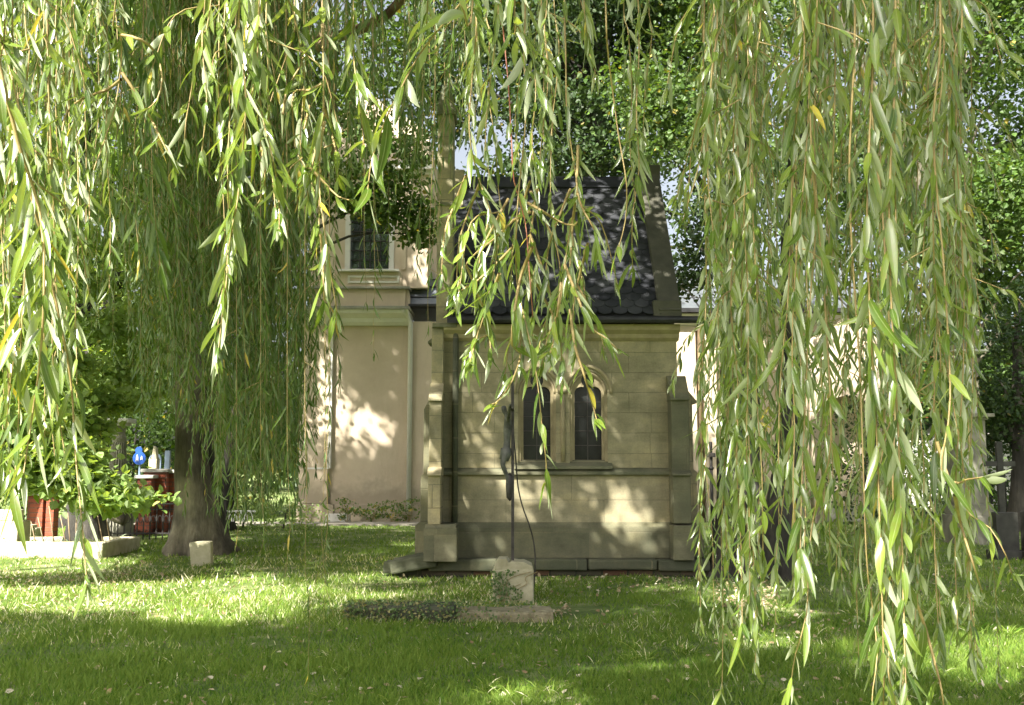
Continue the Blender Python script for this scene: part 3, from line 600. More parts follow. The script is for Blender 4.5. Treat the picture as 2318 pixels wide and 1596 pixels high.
# rounded zinc roof beside it
m = MB(); prof = [(YB+.1, bz(690)), (YB+.35, bz(668)), (YB+.7, bz(640)), (YB+1.3, bz(615)), (YB+2.2, bz(603)), (YB+3.5, bz(600)), (YB+3.5, bz(690))]
m.prism(prof, 'x', bx_(908), bx_(1020)); m.build('curved_roof', 'sheet', ch)
m = MB()
for k in range(1, 6):
    p_ = prof[k-1]; m.tube([(bx_(908), p_[0]-.03, p_[1]), (bx_(1020), p_[0]-.03, p_[1])], .02, 5)
m.build('roof_seam', 'metal_dark', ch)
band('gutter', 695, 689, 922, 1020, .12, 'metal_dark', YB, .3)
# nave to the right
YN = YB
m = MB(); m.box(bx_(1601), bx_(1960), YN+.12, YN+6, -0.1, bz(722)); m.build('nave_wall', 'plaster', ch)
m = MB()
for a_, b_ in ((1538, 1576), (1592, 1622), (1760, 1790)): m.box(bx_(a_), bx_(b_), YN-.03, YN+.12, 0, bz(745))
m.box(bx_(1536), bx_(1960), YN-.05, YN+.118, bz(750), bz(738)); m.build('nave_pilaster', 'plaster', ch, .01)
m = MB(); m.tube([(bx_(1584), YN-.08, 0.1), (bx_(1584), YN-.08, bz(735))], .06, 8); m.build('downpipe', 'bark_willow', ch, smooth=True)
m = MB(); m.prism([(YN-.05, bz(738)), (YN-.2, bz(730)), (YN-.35, bz(714)), (YN+.3, bz(714)), (YN+.3, bz(738))], 'x', bx_(1500), bx_(1965)); m.build('nave_cornice', 'plaster_w', ch)
m = MB(); m.box(bx_(1500), bx_(1968), YN-.5, YN-.3, bz(712), bz(703)); m.build('nave_gutter', 'metal_dark', ch)
m = MB(); zr_ = P(1158, 612, YN+2.6).z; m.prism([(YN-.4, bz(703)), (YN+2.6, zr_), (YN+6, zr_), (YN+6, bz(712)), (YN-.4, bz(706))], 'x', bx_(1500), bx_(1985)); m.build('nave_roof', 'sheet', ch)
m = MB()
for dxx in range(1540, 1990, 42):
    m.tube([(bx_(dxx), YN-.38, bz(702)), (bx_(dxx-16), YN+2.6, zr_+.02)], .03, 4)
for t in (.25, .5, .75): m.tube([(bx_(1500), YN-.4+3*t, bz(703)+(zr_-bz(703))*t+.01), (bx_(1985), YN-.4+3*t, bz(703)+(zr_-bz(703))*t+.01)], .018, 4)
m.build('roof_seam', 'metal_dark', ch)
# arched porch at the right end
xa_, xb_ = bx_(1835, 28), bx_(2010, 28); zt_ = P(1158, 738, 28).z; xc_ = bx_(1915, 28)
arc = [(xc_+.95, 0)]+[(xc_+.95*math.cos(a_), 2.6+.95*math.sin(a_)) for a_ in np.linspace(0, PI, 14)]+[(xc_-.95, 0)]
plate('porch_arch', [(xa_, 0), (xc_-.97, 0)]+[(p[0]*1, p[1]) for p in arc[::-1]]+[(xb_, 0), (xb_, zt_-.4), ((xa_+xb_)/2, zt_+.25), (xa_, zt_-.4)], [], 28, 28.35, 'plaster', ch)
m = MB(); m.box(xa_, xa_+.3, 28.36, 28.96, 0, zt_-.45); m.build('porch_side', 'plaster', ch)
m = MB(); m.box(bx_(1601), bx_(1960), YN-.02, YN+.1, 0, .45); m.build('nave_base_course', 'plaster_g', ch)
# ================================================================== RIGHT MONUMENT
YM = 21.0
def mx(d): return P(d, 1000, YM).x
def mz(d): return P(2190, d, YM).z
xc = mx(2184)
mo = thing('shrine_monument', 'tall grey stone shrine with a pale statue under a flat canopy at the right', 'monument')
def cbox(mb, hw, z0, z1, hy=None): hy = hy or hw; mb.box(xc-hw, xc+hw, YM-hy, YM+hy, z0, z1)
m = MB(); cbox(m, .40, -0.05, mz(1165)); cbox(m, .36, mz(1165), mz(1140)); m.build('step', 'mon', mo, .015)
m = MB(); cbox(m, .30, mz(1140), mz(952)); m.build('pedestal', 'mon', mo, .012)
m = MB(); cbox(m, .34, mz(952), mz(946)); cbox(m, .44, mz(946), mz(938)); m.build('cornice', 'mon', mo, .01)
m = MB(); m.lathe([(.36, 0), (.36, .06), (.30, .09), (.24, .16), (.26, .24), (.30, .27), (.2, .33), (.19, .38)], (xc, YM, mz(938)), 4*6); m.build('moulded_base', 'mon_pale', mo, smooth=True)
zs_ = mz(938)+.38; zc_ = mz(800)
m = MB(); m.lathe([(.13, 0), (.15, .1), (.13, .35), (.145, .5), (.15, .58), (.10, .64), (.05, .66)], (xc+.04, YM-.05, zs_), 14)
m.tube([(xc-.09, YM-.08, zs_+.56), (xc-.13, YM-.16, zs_+.42), (xc-.02, YM-.21, zs_+.50)], [.045, .04, .03], 8); m.tube([(xc+.17, YM-.08, zs_+.56), (xc+.17, YM-.17, zs_+.42), (xc+.05, YM-.21, zs_+.50)], [.045, .04, .03], 8)
m.lathe([(.03, 0), (.065, .04), (.08, .10), (.07, .16), (.03, .19)], (xc+.04, YM-.07, zs_+.66), 12)
for k in range(9):
    a_ = 2*PI*k/9; m.tube([(xc+.04+.13*math.cos(a_), YM-.05+.13*math.sin(a_), zs_), (xc+.04+.13*math.cos(a_+.1), YM-.05+.13*math.sin(a_+.1), zs_+.5)], [.03, .012], 5)
m.build('statue', 'mon_pale', mo, smooth=True)
m = MB(); m.tube([(xc+.02, YM+.17, mz(938)), (xc+.02, YM+.17, zc_)], .06, 10); m.build('column', 'mon', mo, smooth=True)
m = MB(); m.box(xc-.30, xc+.42, YM-.38, YM+.38, zc_, zc_+.045); m.build('canopy_slab', 'mon_pale', mo, .006)
m = MB(); m.lathe([(.31, 0), (.33, .05), (.33, .36), (.30, .42), (.1, .50), (.03, .55)], (xc+.05, YM, zc_+.047), 24); m.build('canopy', 'mon', mo, smooth=False)
# dark tombstones at the right edge
def tomb(name, x0, x1, y0, y1, h, mt, label, grp, rnd=True, base=True):
    t = thing(name, label, 'tombstone', grp); m = MB(); n = 10; xm_ = (x0+x1)/2; hw = (x1-x0)/2
    pts = [(x0, 0), (x1, 0)]
    if rnd: pts += [(xm_+hw*math.cos(a_), h-hw*.5+hw*.5*math.sin(a_)) for a_ in np.linspace(0, PI, n)]
    else: pts += [(x1, h), (x0, h)]
    m.prism(pts, 'y', y0, y1); m.build('slab', mt, t, .01)
    if base: m = MB(); m.box(x0-.08, x1+.08, y0-.1, y1+.1, -.05, .14); m.build('base', mt, t, .01)
    return t
q = G(2275, 1265); q2 = P(2250, 1100, q.y).x; q3 = P(2300, 1100, q.y).x
tomb('tombstone', q2, q3, q.y, q.y+.18, P(2270, 1160, q.y).z, 'grave_dark', 'low square dark tombstone with a thin post rising behind it at the right edge', None, False)
tomb('tombstone', q3+.06, q3+.5, q.y-.1, q.y+.08, P(2310, 1150, q.y).z, 'grave_dark', 'round topped dark tombstone cut off by the right edge of the photo', None, True)
q = G(2272, 1240); t = thing('iron_cross', 'thin dark iron cross post standing between the dark tombstones', 'cross'); m = MB(); m.box(q.x-.06, q.x+.06, q.y-.04, q.y+.04, 0, P(2272, 1000, q.y).z); m.build('post', 'grave_dark', t, .005)
m = MB(); zz = P(2272, 1050, q.y).z; m.box(q.x-.3, q.x+.3, q.y-.03, q.y+.03, zz-.05, zz+.05); m.build('crossbar', 'grave_dark', t, .005)
q = G(1612, 1172); tomb('tombstone', q.x-.25, q.x+.4, q.y-.5, q.y-.3, .75, 'grave_dark', 'small dark tombstone against the church wall right of the chapel', None, True)
q = G(1600, 1190); t = thing('iron_cross', 'slender rusty iron cross just right of the chapel', 'cross'); xx = P(1608, 1000, 22).x
m = MB(); m.tube([(xx, 22, 0), (xx, 22, P(1608, 1000, 22).z)], .035, 8)
m.build('post', 'iron', t); m = MB(); zz = P(1608, 1035, 22).z; m.box(xx-.05, xx+.05, 21.75, 22.25, zz, zz+.09); m.lathe([(.02, 0), (.07, .06), (.02, .12)], (xx, 22, zz-.3), 8); m.build('crossbar', 'iron', t, .01)

# white wall far right, hedge and iron fence
m = MB(); m.box(14.5, 34, 38, 38.3, -.1, 2.55); o = m.build('boundary_wall', 'plaster_w'); tag(o, 'low white rendered boundary wall behind the far right trees', 'wall')
t = thing('house', 'red roofed house glimpsed through the leaves beyond the white wall', 'house')
m = MB(); m.box(26, 44, 60, 68, 0, 4.5); m.build('wall', 'plaster_w', t)
m = MB(); m.prism([(59.5, 4.4), (64, 8.6), (68.5, 4.4)], 'x', 25.5, 44.5); m.build('roof', 'red_roof', t)
t = thing('iron_fence', 'dark upright iron railing in front of the white boundary wall', 'fence')
m = MB()
for k in range(40): xx = 11+k*.22; m.box(xx-.012, xx+.012, 29.98, 30.02, 0, 1.5)
m.build('rail_post', 'iron', t); m = MB(); m.box(11, 20, 29.97, 30.03, 1.35, 1.39); m.box(11, 20, 29.97, 30.03, .2, .24); m.build('rail', 'iron', t)

# ================================================================== CRUCIFIX ON ITS STUMP
q = G(1162, 1362); YX = q.y+.2; ff = FD/YX
cr = thing('crucifix', 'weathered metal crucifix seen side on, rising from the ivy covered stone stump', 'crucifix')
def kx(dx, dy=1100): return P(dx, dy, YX).x
def kz(dy): return P(1160, dy, YX).z
xp = kx(1160); zst = kz(1262)
m = MB(); m.box(xp-.018, xp+.018, YX-.03, YX+.03, zst-.12, kz(838)); m.build('post', 'iron_grey', cr, .004)
m = MB(); zb = kz(925); m.box(xp-.019, xp+.015, YX-.52, YX+.52, zb-.03, zb+.03); m.build('crossbar', 'iron_grey', cr, .004)
m = MB(); m.lathe([(.005, 0), (.04, .04), (.05, .18), (.045, .3), (.01, .34)], (xp-.035, YX, kz(1134)), 10); m.build('foot_bracket', 'iron_grey', cr, smooth=True)
m = MB(); m.box(xp-.03, xp+.03, YX-.06, YX+.06, kz(862), kz(848)); m.build('plaque', 'iron_grey', cr, .004)
m = MB(); m.tube(smooth_path([P(1160, 958, YX+.06), P(1167, 1040, YX+.1), P(1172, 1100, YX+.15), P(1182, 1145, YX+.2), P(1198, 1190, YX+.25), P(1208, 1230, YX+.3), P(1211, 1275, YX+.3), P(1207, 1340, YX+.3)], .05), .009, 6); m.build('stay_rod', 'iron_grey', cr, smooth=True)
# figure: one continuous skinned body
def skin(name, V, E, rad, material, parent, sub=2):
    me = bpy.data.meshes.new(name); me.from_pydata(V, E, []); o = bpy.data.objects.new(name, me); C.objects.link(o)
    md = o.modifiers.new('s', 'SKIN')
    for i, r_ in enumerate(rad): me.skin_vertices[0].data[i].radius = (r_, r_) if not hasattr(r_, '__len__') else r_
    me.skin_vertices[0].data[0].use_root = True; md.use_smooth_shade = True
    sb = o.modifiers.new('b', 'SUBSURF'); sb.levels = sub; sb.render_levels = sub
    bpy.context.view_layer.update()
    me2 = bpy.data.meshes.new_from_object(o.evaluated_get(bpy.context.evaluated_depsgraph_get())); bpy.data.objects.remove(o)
    me2.materials.clear(); return link(name, me2, material, parent)
def kp(dx, dy, oy): v = P(dx, dy, YX); return (v.x, YX+oy, v.z)
V = [kp(1146, 1022, 0), kp(1147, 1000, 0), kp(1148, 975, 0), kp(1149, 955, 0), kp(1147, 942, 0), kp(1141, 930, -.01), kp(1139, 918, -.01), kp(1150, 948, -.10), kp(1152, 936, -.25), kp(1154, 925, -.42), kp(1150, 948, .10), kp(1152, 936, .25), kp(1154, 925, .42),
     kp(1143, 1028, -.05), kp(1137, 1052, -.05), kp(1147, 1078, -.03), kp(1151, 1100, -.02), kp(1143, 1028, .05), kp(1136, 1050, .05), kp(1147, 1077, .03), kp(1152, 1098, .02), kp(1146, 1104, -.02), kp(1146, 1102, .02), kp(1155, 921, -.47), kp(1155, 921, .47)]
E = [(0, 1), (1, 2), (2, 3), (3, 4), (4, 5), (5, 6), (3, 7), (7, 8), (8, 9), (3, 10), (10, 11), (11, 12), (0, 13), (13, 14), (14, 15), (15, 16), (0, 17), (17, 18), (18, 19), (19, 20), (16, 21), (20, 22), (9, 23), (12, 24)]
rad = [.05, .042, .055, .055, .024, .036, .03, .03, .022, .016, .03, .022, .016, .042, .032, .024, .016, .042, .032, .024, .016, .012, .012, .018, .018]
fg = skin('figure', V, E, rad, 'corpus', cr)
m = MB(); m.tube([kp(1145, 1014, 0), kp(1145, 1026, 0), kp(1140, 1042, 0)], [.064, .072, .058], 12); m.build('loincloth', 'corpus', cr, smooth=True)
# stump
stp = thing('stone_stump', 'cracked sandstone block overgrown with ivy, carrying the crucifix', 'stone block')
m = MB(); x0, x1 = kx(1115, 1340), kx(1207, 1340); z1_ = kz(1285)
m.box(x0, x1, YX-.18, YX+.26, -.05, z1_); m.build('block', 'grave', stp, .02, rough=.006)
m = MB(); m.prism([(x0+.02, z1_-.01), (x1-.01, z1_-.01), (x1-.015, z1_+.035), (x1-.07, z1_+.06), (x1-.12, z1_+.085), (x0+.23, z1_+.088), (x0+.2, z1_+.07), (x0+.17, z1_+.118), (x0+.07, z1_+.115), (x0+.03, z1_+.05)], 'y', YX-.17, YX+.24); m.build('cracked_top', 'grave', stp, .02, rough=.009)
iv = Leaves(); n = 340
u_ = rng.random(n)**1.1; v_ = rng.random(n); keep = (u_ < .62+.2*np.sin(v_*7))
px_ = x0-.01+(x1-x0)*u_*.95; pz_ = .02+(z1_-.02)*v_; O = np.stack([px_, YX-.2-rng.random(n)*.03, pz_], 1)[keep]; n = len(O)
iv.broad(O, nrm(rng.normal(size=(n, 3))*.6+np.array([0, -.3, -.6])), nrm(rng.normal(size=(n, 3))*.4+np.array([0, -1, .3])), rng.uniform(.018, .04, n), rng.uniform(.016, .036, n), rng.random(n)*.85)
for k in range(8):
    a0 = np.array([x0+.02+(x1-x0)*rng.random()*.7, YX-.2, 0.0]); pts = [Vector(a0+np.array([rng.normal()*.03*j, 0, j*.07])) for j in range(int(rng.integers(3, 7)))]; iv.tubes.tube(smooth_path(pts, .02), .004, 4)
iv.build('ivy', ['ivy', 'twig'], stp)
# low mossy kerb wall in the grass
ga, gb_ = G(770, 1412), G(1250, 1400)
kb = thing('grave_kerb', 'long low overgrown stone kerb lying in the lawn before the crucifix', 'grave kerb')
m = MB(); yk = (ga.y+gb_.y)/2; zk = P(1000, 1374, yk).z; xk = P(1030, 1400, yk).x; m.box(xk+.01, gb_.x, yk+.03, yk+.5, -.05, zk*.62); m.build('soil_bed', 'bare_soil', kb, .05, rough=.02)
m = MB(); m.box(ga.x, xk, yk, yk+.42, -.05, zk); m.build('kerb_stone', 'stone_ledge', kb, .03, rough=.025)
iv = Leaves(); n = 1100; O = np.stack([ga.x+(gb_.x-ga.x)*rng.beta(1, 2.1, n), yk-.02-rng.random(n)*.05, rng.random(n)*zk*1.0], 1); h = n//2; O[:h, 1] = yk+rng.random(h)*.42; O[:h, 2] = zk+rng.random(h)*.02
iv.broad(O, nrm(rng.normal(size=(n, 3))+np.array([0, -.3, 0])), nrm(rng.normal(size=(n, 3))*.6+np.array([0, -.6, .7])), rng.uniform(.02, .045, n), rng.uniform(.015, .035, n), np.where(rng.random(n) < .35, 1.0, rng.random(n)*.8))
iv.build('moss_and_ivy', ['ivy', 'twig'], kb)
# displaced stone slab beside the chapel
t = thing('fallen_slab', 'dislodged dark mossy slab lying at the left foot of the chapel', 'stone slab')
m = MB(); qa = P(888, 1275, 14.6); qb = P(972, 1250, 14.7); M4 = Matrix.Translation((qa.x+.3, 14.75, .20)) @ Matrix.Rotation(R(-10), 4, 'Y'); m.box(-.33, .34, -.22, .3, -.10, .10, M4); m.build('slab', 'stone_ledge', t, .03, rough=.015)
M4 = Matrix.Translation((qa.x+.28, 14.9, .08)) @ Matrix.Rotation(R(6), 4, 'Y'); m = MB(); m.box(-.45, .3, -.05, .3, -.10, .08, M4); m.build('lower_slab', 'stone_ledge', t, .03, rough=.02)

# ================================================================== LEFT SIDE THINGS
q = G(452, 1281); hs = thing('headstone', 'small leaning pale sandstone headstone at the foot of the flared tree trunk', 'headstone')
m = MB(); xl_, xr_ = P(429, 1250, q.y).x, P(479, 1250, q.y).x; zt = P(450, 1226, q.y).z
n = 8; pts = [(xl_+.03, -.05), (xr_, -.05), (xr_-.02, zt)]+[(xr_-.02-(xr_-xl_)*t_, zt+.015*math.sin(t_*PI)-.02*t_) for t_ in np.linspace(.1, .98, n)]
m.prism(pts, 'y', q.y, q.y+.13); m.build('slab', 'grave', hs, .012, rough=0)
# grave surround at left
gq = G(100, 1262); gr = thing('grave_surround', 'pale rounded stone grave surround at the left edge with dry stalks', 'grave surround')
YL = gq.y; xl_, xr_ = P(-60, 1240, YL).x, P(232, 1240, YL).x; zt = P(100, 1228, YL).z
m = MB(); m.box(xl_, xr_, YL, YL+.22, -.05, zt); m.box(xr_-.2, xr_-.002, YL+.222, YL+1.6, -.05, zt-.01); m.box(xl_, xr_, YL+1.62, YL+1.8, -.05, zt-.02); m.build('kerb', 'grave', gr, .05, rough=.012, seg=3)
lv = Leaves(); n = 220; O = np.stack([rng.uniform(xl_, xr_-.2, n), YL+.3+rng.random(n)*1.1, np.full(n, .12)], 1)
D = nrm(rng.normal(size=(n, 3))*.6+np.array([0, 0, .8])); L_ = rng.uniform(.15, .4, n); lv.lance(O, D, nrm(rng.normal(size=(n, 3))), L_, np.full(n, .018), np.array([0, 0, -1.])*(L_*.5)[:, None]+rng.normal(size=(n, 3))*.03, rng.normal(size=n)*.3, rng.random(n)*.7+.2, 5)
for (a_, b_, h_) in ((300/2.9, 1170, 0), (175, 1160, 0), (130, 1145, 0), (165, 1165, 0), (80, 1180, 0), (270, 1150, 0), (290, 1140, 0), (190, 1150, 0)):
    base_x = P(a_*.8+20, 1235, YL+.6).x; lv.tubes.tube([(base_x, YL+.6, .1), (base_x-rng.uniform(.0, .22), YL+.6+rng.uniform(-.1, .1), P(0, b_, YL+.6).z)], [.012, .007], 5)
lv.build('dry_plants', ['ivy', 'stick'], gr)
q = G(40, 1258); t = thing('stone_block', 'sunlit two tier stone block at the far left behind the grave surround', 'stone block')
yb_ = YL+.5; m = MB(); m.box(P(-50, 1200, yb_).x, P(40, 1200, yb_).x, yb_, yb_+.5, -.05, P(0, 1180, yb_).z); m.box(P(-50, 1200, yb_).x, P(26, 1200, yb_).x, yb_+.05, yb_+.45, P(0, 1180, yb_).z, P(0, 1155, yb_).z); m.build('block', 'grave', t, .02)
t = thing('stone_block', 'small rough stone block just right of the two tier block', 'stone block')
yb_ = YL+2.2; m = MB(); m.box(P(45, 1200, yb_).x, P(70, 1200, yb_).x, yb_, yb_+.3, -.05, P(0, 1188, yb_).z); m.box(P(45, 1200, yb_).x+.1, P(70, 1200, yb_).x+.06, yb_+.1, yb_+.35, -.05, P(0, 1188, yb_).z-.07); m.build('block', 'grave', t, .02, rough=.01)
# brick gate pillars
YG = 24.0
def pillar(d0, d1, dtop, y, label, cap='concrete', dcap=None, hy=.3):
    t = thing('brick_pillar', label, 'brick pillar', 'stepped red brick gate pillars'); x0, x1 = P(d0, 1100, y).x, P(d1, 1100, y).x; z = P(d0, dtop, y).z
    m = MB(); m.box(x0, x1, y, y+2*hy, -.1, z); m.build('shaft', 'brick', t, .005); m = MB(); m.box(x0-.06, x1+.06, y-.06, y+2*hy+.06, z, z+.08); m.build('cap', cap, t, .012); return t
pillar(324, 376, 1069, YG, 'tallest middle red brick gate pillar with a dark grey cap', 'concrete')
pillar(310, 342, 1083, YG-.3, 'red brick pillar with a pale cap on the left of the tallest one', 'mon_pale', hy=.14)
pillar(377, 393, 1071, YG+.2, 'narrow red brick pillar with a pale cap on the right of the tallest one', 'mon_pale', hy=.2)
pillar(393.5, 420, 1092, YG+.4, 'lowest red brick pillar half hidden by the flared tree trunk', 'concrete', hy=.15)
t = thing('brick_wall', 'low red brick wall with a concrete cap behind the grave surround', 'wall')
y_ = 21.5; m = MB(); m.box(P(62, 1150, y_).x, P(97, 1150, y_).x, y_, y_+.25, -.1, P(0, 1122, y_).z); m.box(P(104, 1150, y_).x, P(122, 1150, y_).x, y_, y_+.25, -.1, P(0, 1122, y_).z); m.build('brickwork', 'brick', t, .005)
m = MB(); m.box(P(58, 1150, y_).x, P(125, 1150, y_).x, y_-.08, y_+.33, P(0, 1122, y_).z, P(0, 1108, y_).z); m.build('cap', 'concrete', t, .01)
# post with lantern-like block on the brick pillar
t = thing('stone_finial', 'small pale stone finial standing on the tallest brick gate pillar', 'finial'); zc = P(340, 1069, YG).z+.08; xx = P(349, 1050, YG+.3).x
m = MB(); m.box(xx-.1, xx+.1, YG+.18, YG+.42, zc, zc+.24); m.prism([(xx-.05, zc+.24), (xx+.08, zc+.24), (xx+.05, zc+.5), (xx-.01, zc+.56)], 'y', YG+.22, YG+.38); m.build('block', 'grave', t, .02)
# blue road sign
t = thing('road_sign', 'round blue sign with white figures on a thin post behind the brick pillars', 'sign'); ys_ = 25.5; c_ = P(315, 1037, ys_); r_ = .165
for (dx_, nm) in ((0, 'sign_disc'),):
    m = MB(); m.prism([(c_.x+r_*math.cos(a_), c_.z+r_*math.sin(a_)) for a_ in np.linspace(0, 2*PI, 28, endpoint=False)], 'y', ys_, ys_+.02); m.build('sign_disc', 'blue', t)
    m = MB(); m.prism([(c_.x-.03+.09*math.cos(a_), c_.z+.20+.09*math.sin(a_)) for a_ in np.linspace(0, 2*PI, 20, endpoint=False)], 'y', ys_+.03, ys_+.05); m.build('upper_disc', 'blue', t)
    m = MB()
    for ox, h_, w_ in ((-.055, .15, .026), (.06, .10, .022)):
        m.prism([(c_.x+ox-w_*.5, c_.z+h_*.55), (c_.x+ox+w_*.5, c_.z+h_*.6), (c_.x+ox+w_*1.1, c_.z+h_*.1), (c_.x+ox+w_*1.5, c_.z-h_*.55), (c_.x+ox+w_*.2, c_.z-h_*.2), (c_.x+ox-w_*1.3, c_.z-h_*.6), (c_.x+ox-w_*.9, c_.z+h_*.1)], 'y', ys_-.006, ys_-.002)
    m.build('pedestrian_figures', 'white', t)
m = MB(); m.tube([(c_.x, ys_+.07, 0), (c_.x, ys_+.07, c_.z+.3)], .03, 8); m.build('post', 'blue_metal', t)
# pale blue gate arch
t = thing('gate_frame', 'pale blue metal gate frame with a rounded arch behind the brick pillars', 'gate'); y_ = 25.0
m = MB(); x0, x1 = P(348, 1050, y_).x, P(372, 1050, y_).x; z_ = P(0, 1040, y_).z
m.tube([(x0-.1, y_, 0), (x0-.1, y_, z_)]+[(x0-.1+(x1-x0)*(.5-.5*math.cos(a_)), y_, z_+.12*math.sin(a_)) for a_ in np.linspace(.3, PI-.2, 8)]+[(x1-.1, y_, z_), (x1-.1, y_, 0)], .03, 6); m.build('arch', 'blue_metal', t)
m = MB(); m.box(x1+.0, x1+.12, y_, y_+.1, 0, P(0, 1020, y_).z); m.build('post', 'blue_metal', t)
# grey column monument with flat cap
t = thing('column_monument', 'grey fluted column monument with a pale flat cap, left of the blue sign', 'monument'); y_ = 22.5; c_ = P(265, 1100, y_).x
def lz(d): return P(0, d, y_).z
m = MB()
rings = [(.24, lz(1150)), (.24, lz(1130)), (.21, lz(1125)), (.2, lz(1090)), (.23, lz(1080)), (.20, lz(1072)), (.19, lz(1065))]
m.lathe([(a_, b_) for a_, b_ in rings], (c_, y_, 0), 24); m.build('base', 'mon', t, smooth=False)
m = MB(); nn_ = 40; lv_ = [(.18, lz(1066)), (.165, lz(1040)), (.14, lz(1005)), (.135, lz(1000)), (.16, lz(992)), (.12, lz(980)), (.14, lz(970)), (.10, lz(958))]
vs = [(c_+r_*(1+.08*((k % 2)*2-1)*(i < 3))*math.cos(2*PI*k/nn_), y_+r_*(1+.08*((k % 2)*2-1)*(i < 3))*math.sin(2*PI*k/nn_), z_) for i, (r_, z_) in enumerate(lv_) for k in range(nn_)]
m.add(vs, [(i*nn_+k, i*nn_+(k+1) % nn_, (i+1)*nn_+(k+1) % nn_, (i+1)*nn_+k) for i in range(len(lv_)-1) for k in range(nn_)]); m.build('fluted_shaft', 'mon', t)
m = MB(); m.box(c_-.28, c_+.28, y_-.25, y_+.25, lz(958), lz(948)); m.box(c_-.2, c_+.2, y_-.2, y_+.2, lz(964), lz(958)-.002); m.build('cap', 'mon_pale', t, .012)
m = MB(); m.box(c_-.3, c_+.3, y_-.3, y_+.3, -.1, lz(1150)); m.build('plinth', 'mon', t, .01)
# low ornate grave fence
t = thing('grave_fence', 'low ornate wrought iron grave fence in front of the brick pillars', 'fence'); y_ = 22.0
x0, x1 = P(225, 1150, y_).x, P(395, 1150, y_).x; m = MB()
zb_, zt_ = lz(1180)*0+.12, P(0, 1142, y_).z
for z_ in (zb_, zt_, zt_-.12): m.box(x0, x1, y_-.015, y_+.015, z_, z_+.03)
m.build('rail', 'iron', t); m = MB(); k = 0; xx = x0
while xx < x1:
    m.box(xx-.012, xx+.012, y_-.012, y_+.012, 0, zt_+(.12 if k % 4 == 0 else 0)); m.tube([(xx+.07+.045*math.cos(a_), y_, (zb_+zt_)/2+.08*math.sin(a_)) for a_ in np.linspace(0, 2*PI, 11)], .007, 4); xx += .14; k += 1
m.build('ornament', 'iron', t)
t = thing('dark_stone', 'squat dark grey stone block beside the base of the flared trunk', 'stone block'); q = G(362, 1200); m = MB(); m.box(P(343, 1190, q.y).x, P(382, 1190, q.y).x, q.y, q.y+.4, -.05, P(0, 1178, q.y).z); m.build('block', 'metal_dark', t, .02, rough=.01)
t = thing('grave_lantern_cross', 'small black iron grave cross with a pale lantern left of the flared trunk', 'cross'); q = G(392, 1192); m = MB(); z_ = P(0, 1132, q.y).z; m.box(q.x-.05, q.x+.05, q.y-.04, q.y+.04, 0, z_); m.box(q.x-.14, q.x+.14, q.y-.03, q.y+.03, z_-.22, z_-.12); m.lathe([(.03, 0), (.08, .04), (.05, .10), (.0, .14)], (q.x, q.y, z_), 8); m.build('cross', 'iron', t, .008); m = MB(); m.lathe([(.04, 0), (.06, .08), (.04, .16), (.01, .19)], (q.x+.13, q.y-.08, z_-.1), 10); m.build('lantern', 'white', t, smooth=True)
t = thing('clipping_heap', 'low reddish brown heap of raked clippings on the shaded lawn', 'heap'); q = G(310, 1207); hm = Leaves(); n = 1500
O = np.stack([q.x+rng.normal(size=n)*.36, q.y+rng.normal(size=n)*.28, np.zeros(n)], 1); O[:, 2] = .20*np.exp(-((O[:, 0]-q.x)/.5)**2-((O[:, 1]-q.y)/.4)**2)*rng.random(n)**.5
hm.lance(O, nrm(rng.normal(size=(n, 3))*np.array([1, 1, .25])), nrm(rng.normal(size=(n, 3))), rng.uniform(.08, .28, n), np.full(n, .016), rng.normal(size=(n, 3))*.02, rng.normal(size=n), rng.random(n), 2)
hm.build('clippings', ['heap', 'heap'], t)
# white hoop bench fence right of trunk, and blue bin
t = thing('hoop_fence', 'short run of white hooped edging right of the flared trunk', 'fence'); y_ = 25; m = MB()
for k in range(7):
    x_ = P(492, 1150, y_).x+k*.13; m.tube([(x_+.11*math.cos(a_), y_, .22+.26*math.sin(a_)) for a_ in np.linspace(0, PI, 8)], .013, 4)
m.box(P(492, 1150, y_).x-.1, P(492, 1150, y_).x+.95, y_-.01, y_+.01, .46, .5); m.build('hoop', 'white', t)
t = thing('waste_bin', 'tall blue grey waste container half hidden behind the flared trunk', 'bin'); y_ = 25.5; c_ = P(503, 1100, y_); m = MB(); m.lathe([(.16, .0), (.2, .05), (.23, .9), (.25, .92), (.25, 1.0)], (c_.x, y_, 0), 16); m.build('body', 'blue_metal', t, smooth=True); m = MB(); m.lathe([(.26, 1.0), (.24, 1.1), (.1, 1.2), (.02, 1.22)], (c_.x, y_, .002), 16); m.build('lid', 'blue_metal', t, smooth=True)
t = thing('kerb_block', 'short white kerb block at the foot of the church wall', 'kerb'); q = G(760, 1184); m = MB(); m.box(P(737, 1170, 28.6).x, P(792, 1170, 28.6).x, 28.55, 28.75, -.03, P(0, 1163, 28.6).z); m.build('block', 'plaster_w', t, .02)
# little shrubs at the church base
for i, (d_, hh_) in enumerate(((785, 30), (840, 24), (885, 28), (925, 34))):
    t = thing('small_shrub', ['leftmost low yellowish shrub against the church wall, next to the white kerb block', 'second low shrub from the white kerb block along the church wall', 'third low shrub from the white kerb block along the church wall', 'low bushy shrub against the church wall beside the chapel corner'][i], 'shrub', 'low shrubs along the church wall')
    lv = Leaves(); c_ = P(d_, 1165, 28.3); blob_leaves(lv, [(c_.x, 28.3, hh_/90+.02)], [(.38, .3, hh_/95)], [300], .065, sub=.06, tb=.25, yellow=.15)
    for k in range(6): lv.tubes.tube([(c_.x, 28.3, 0), (c_.x+rng.normal()*.2, 28.3+rng.normal()*.15, .4)], .008, 4)
    lv.build('foliage', ['mid_leaf', 'twig'], t)

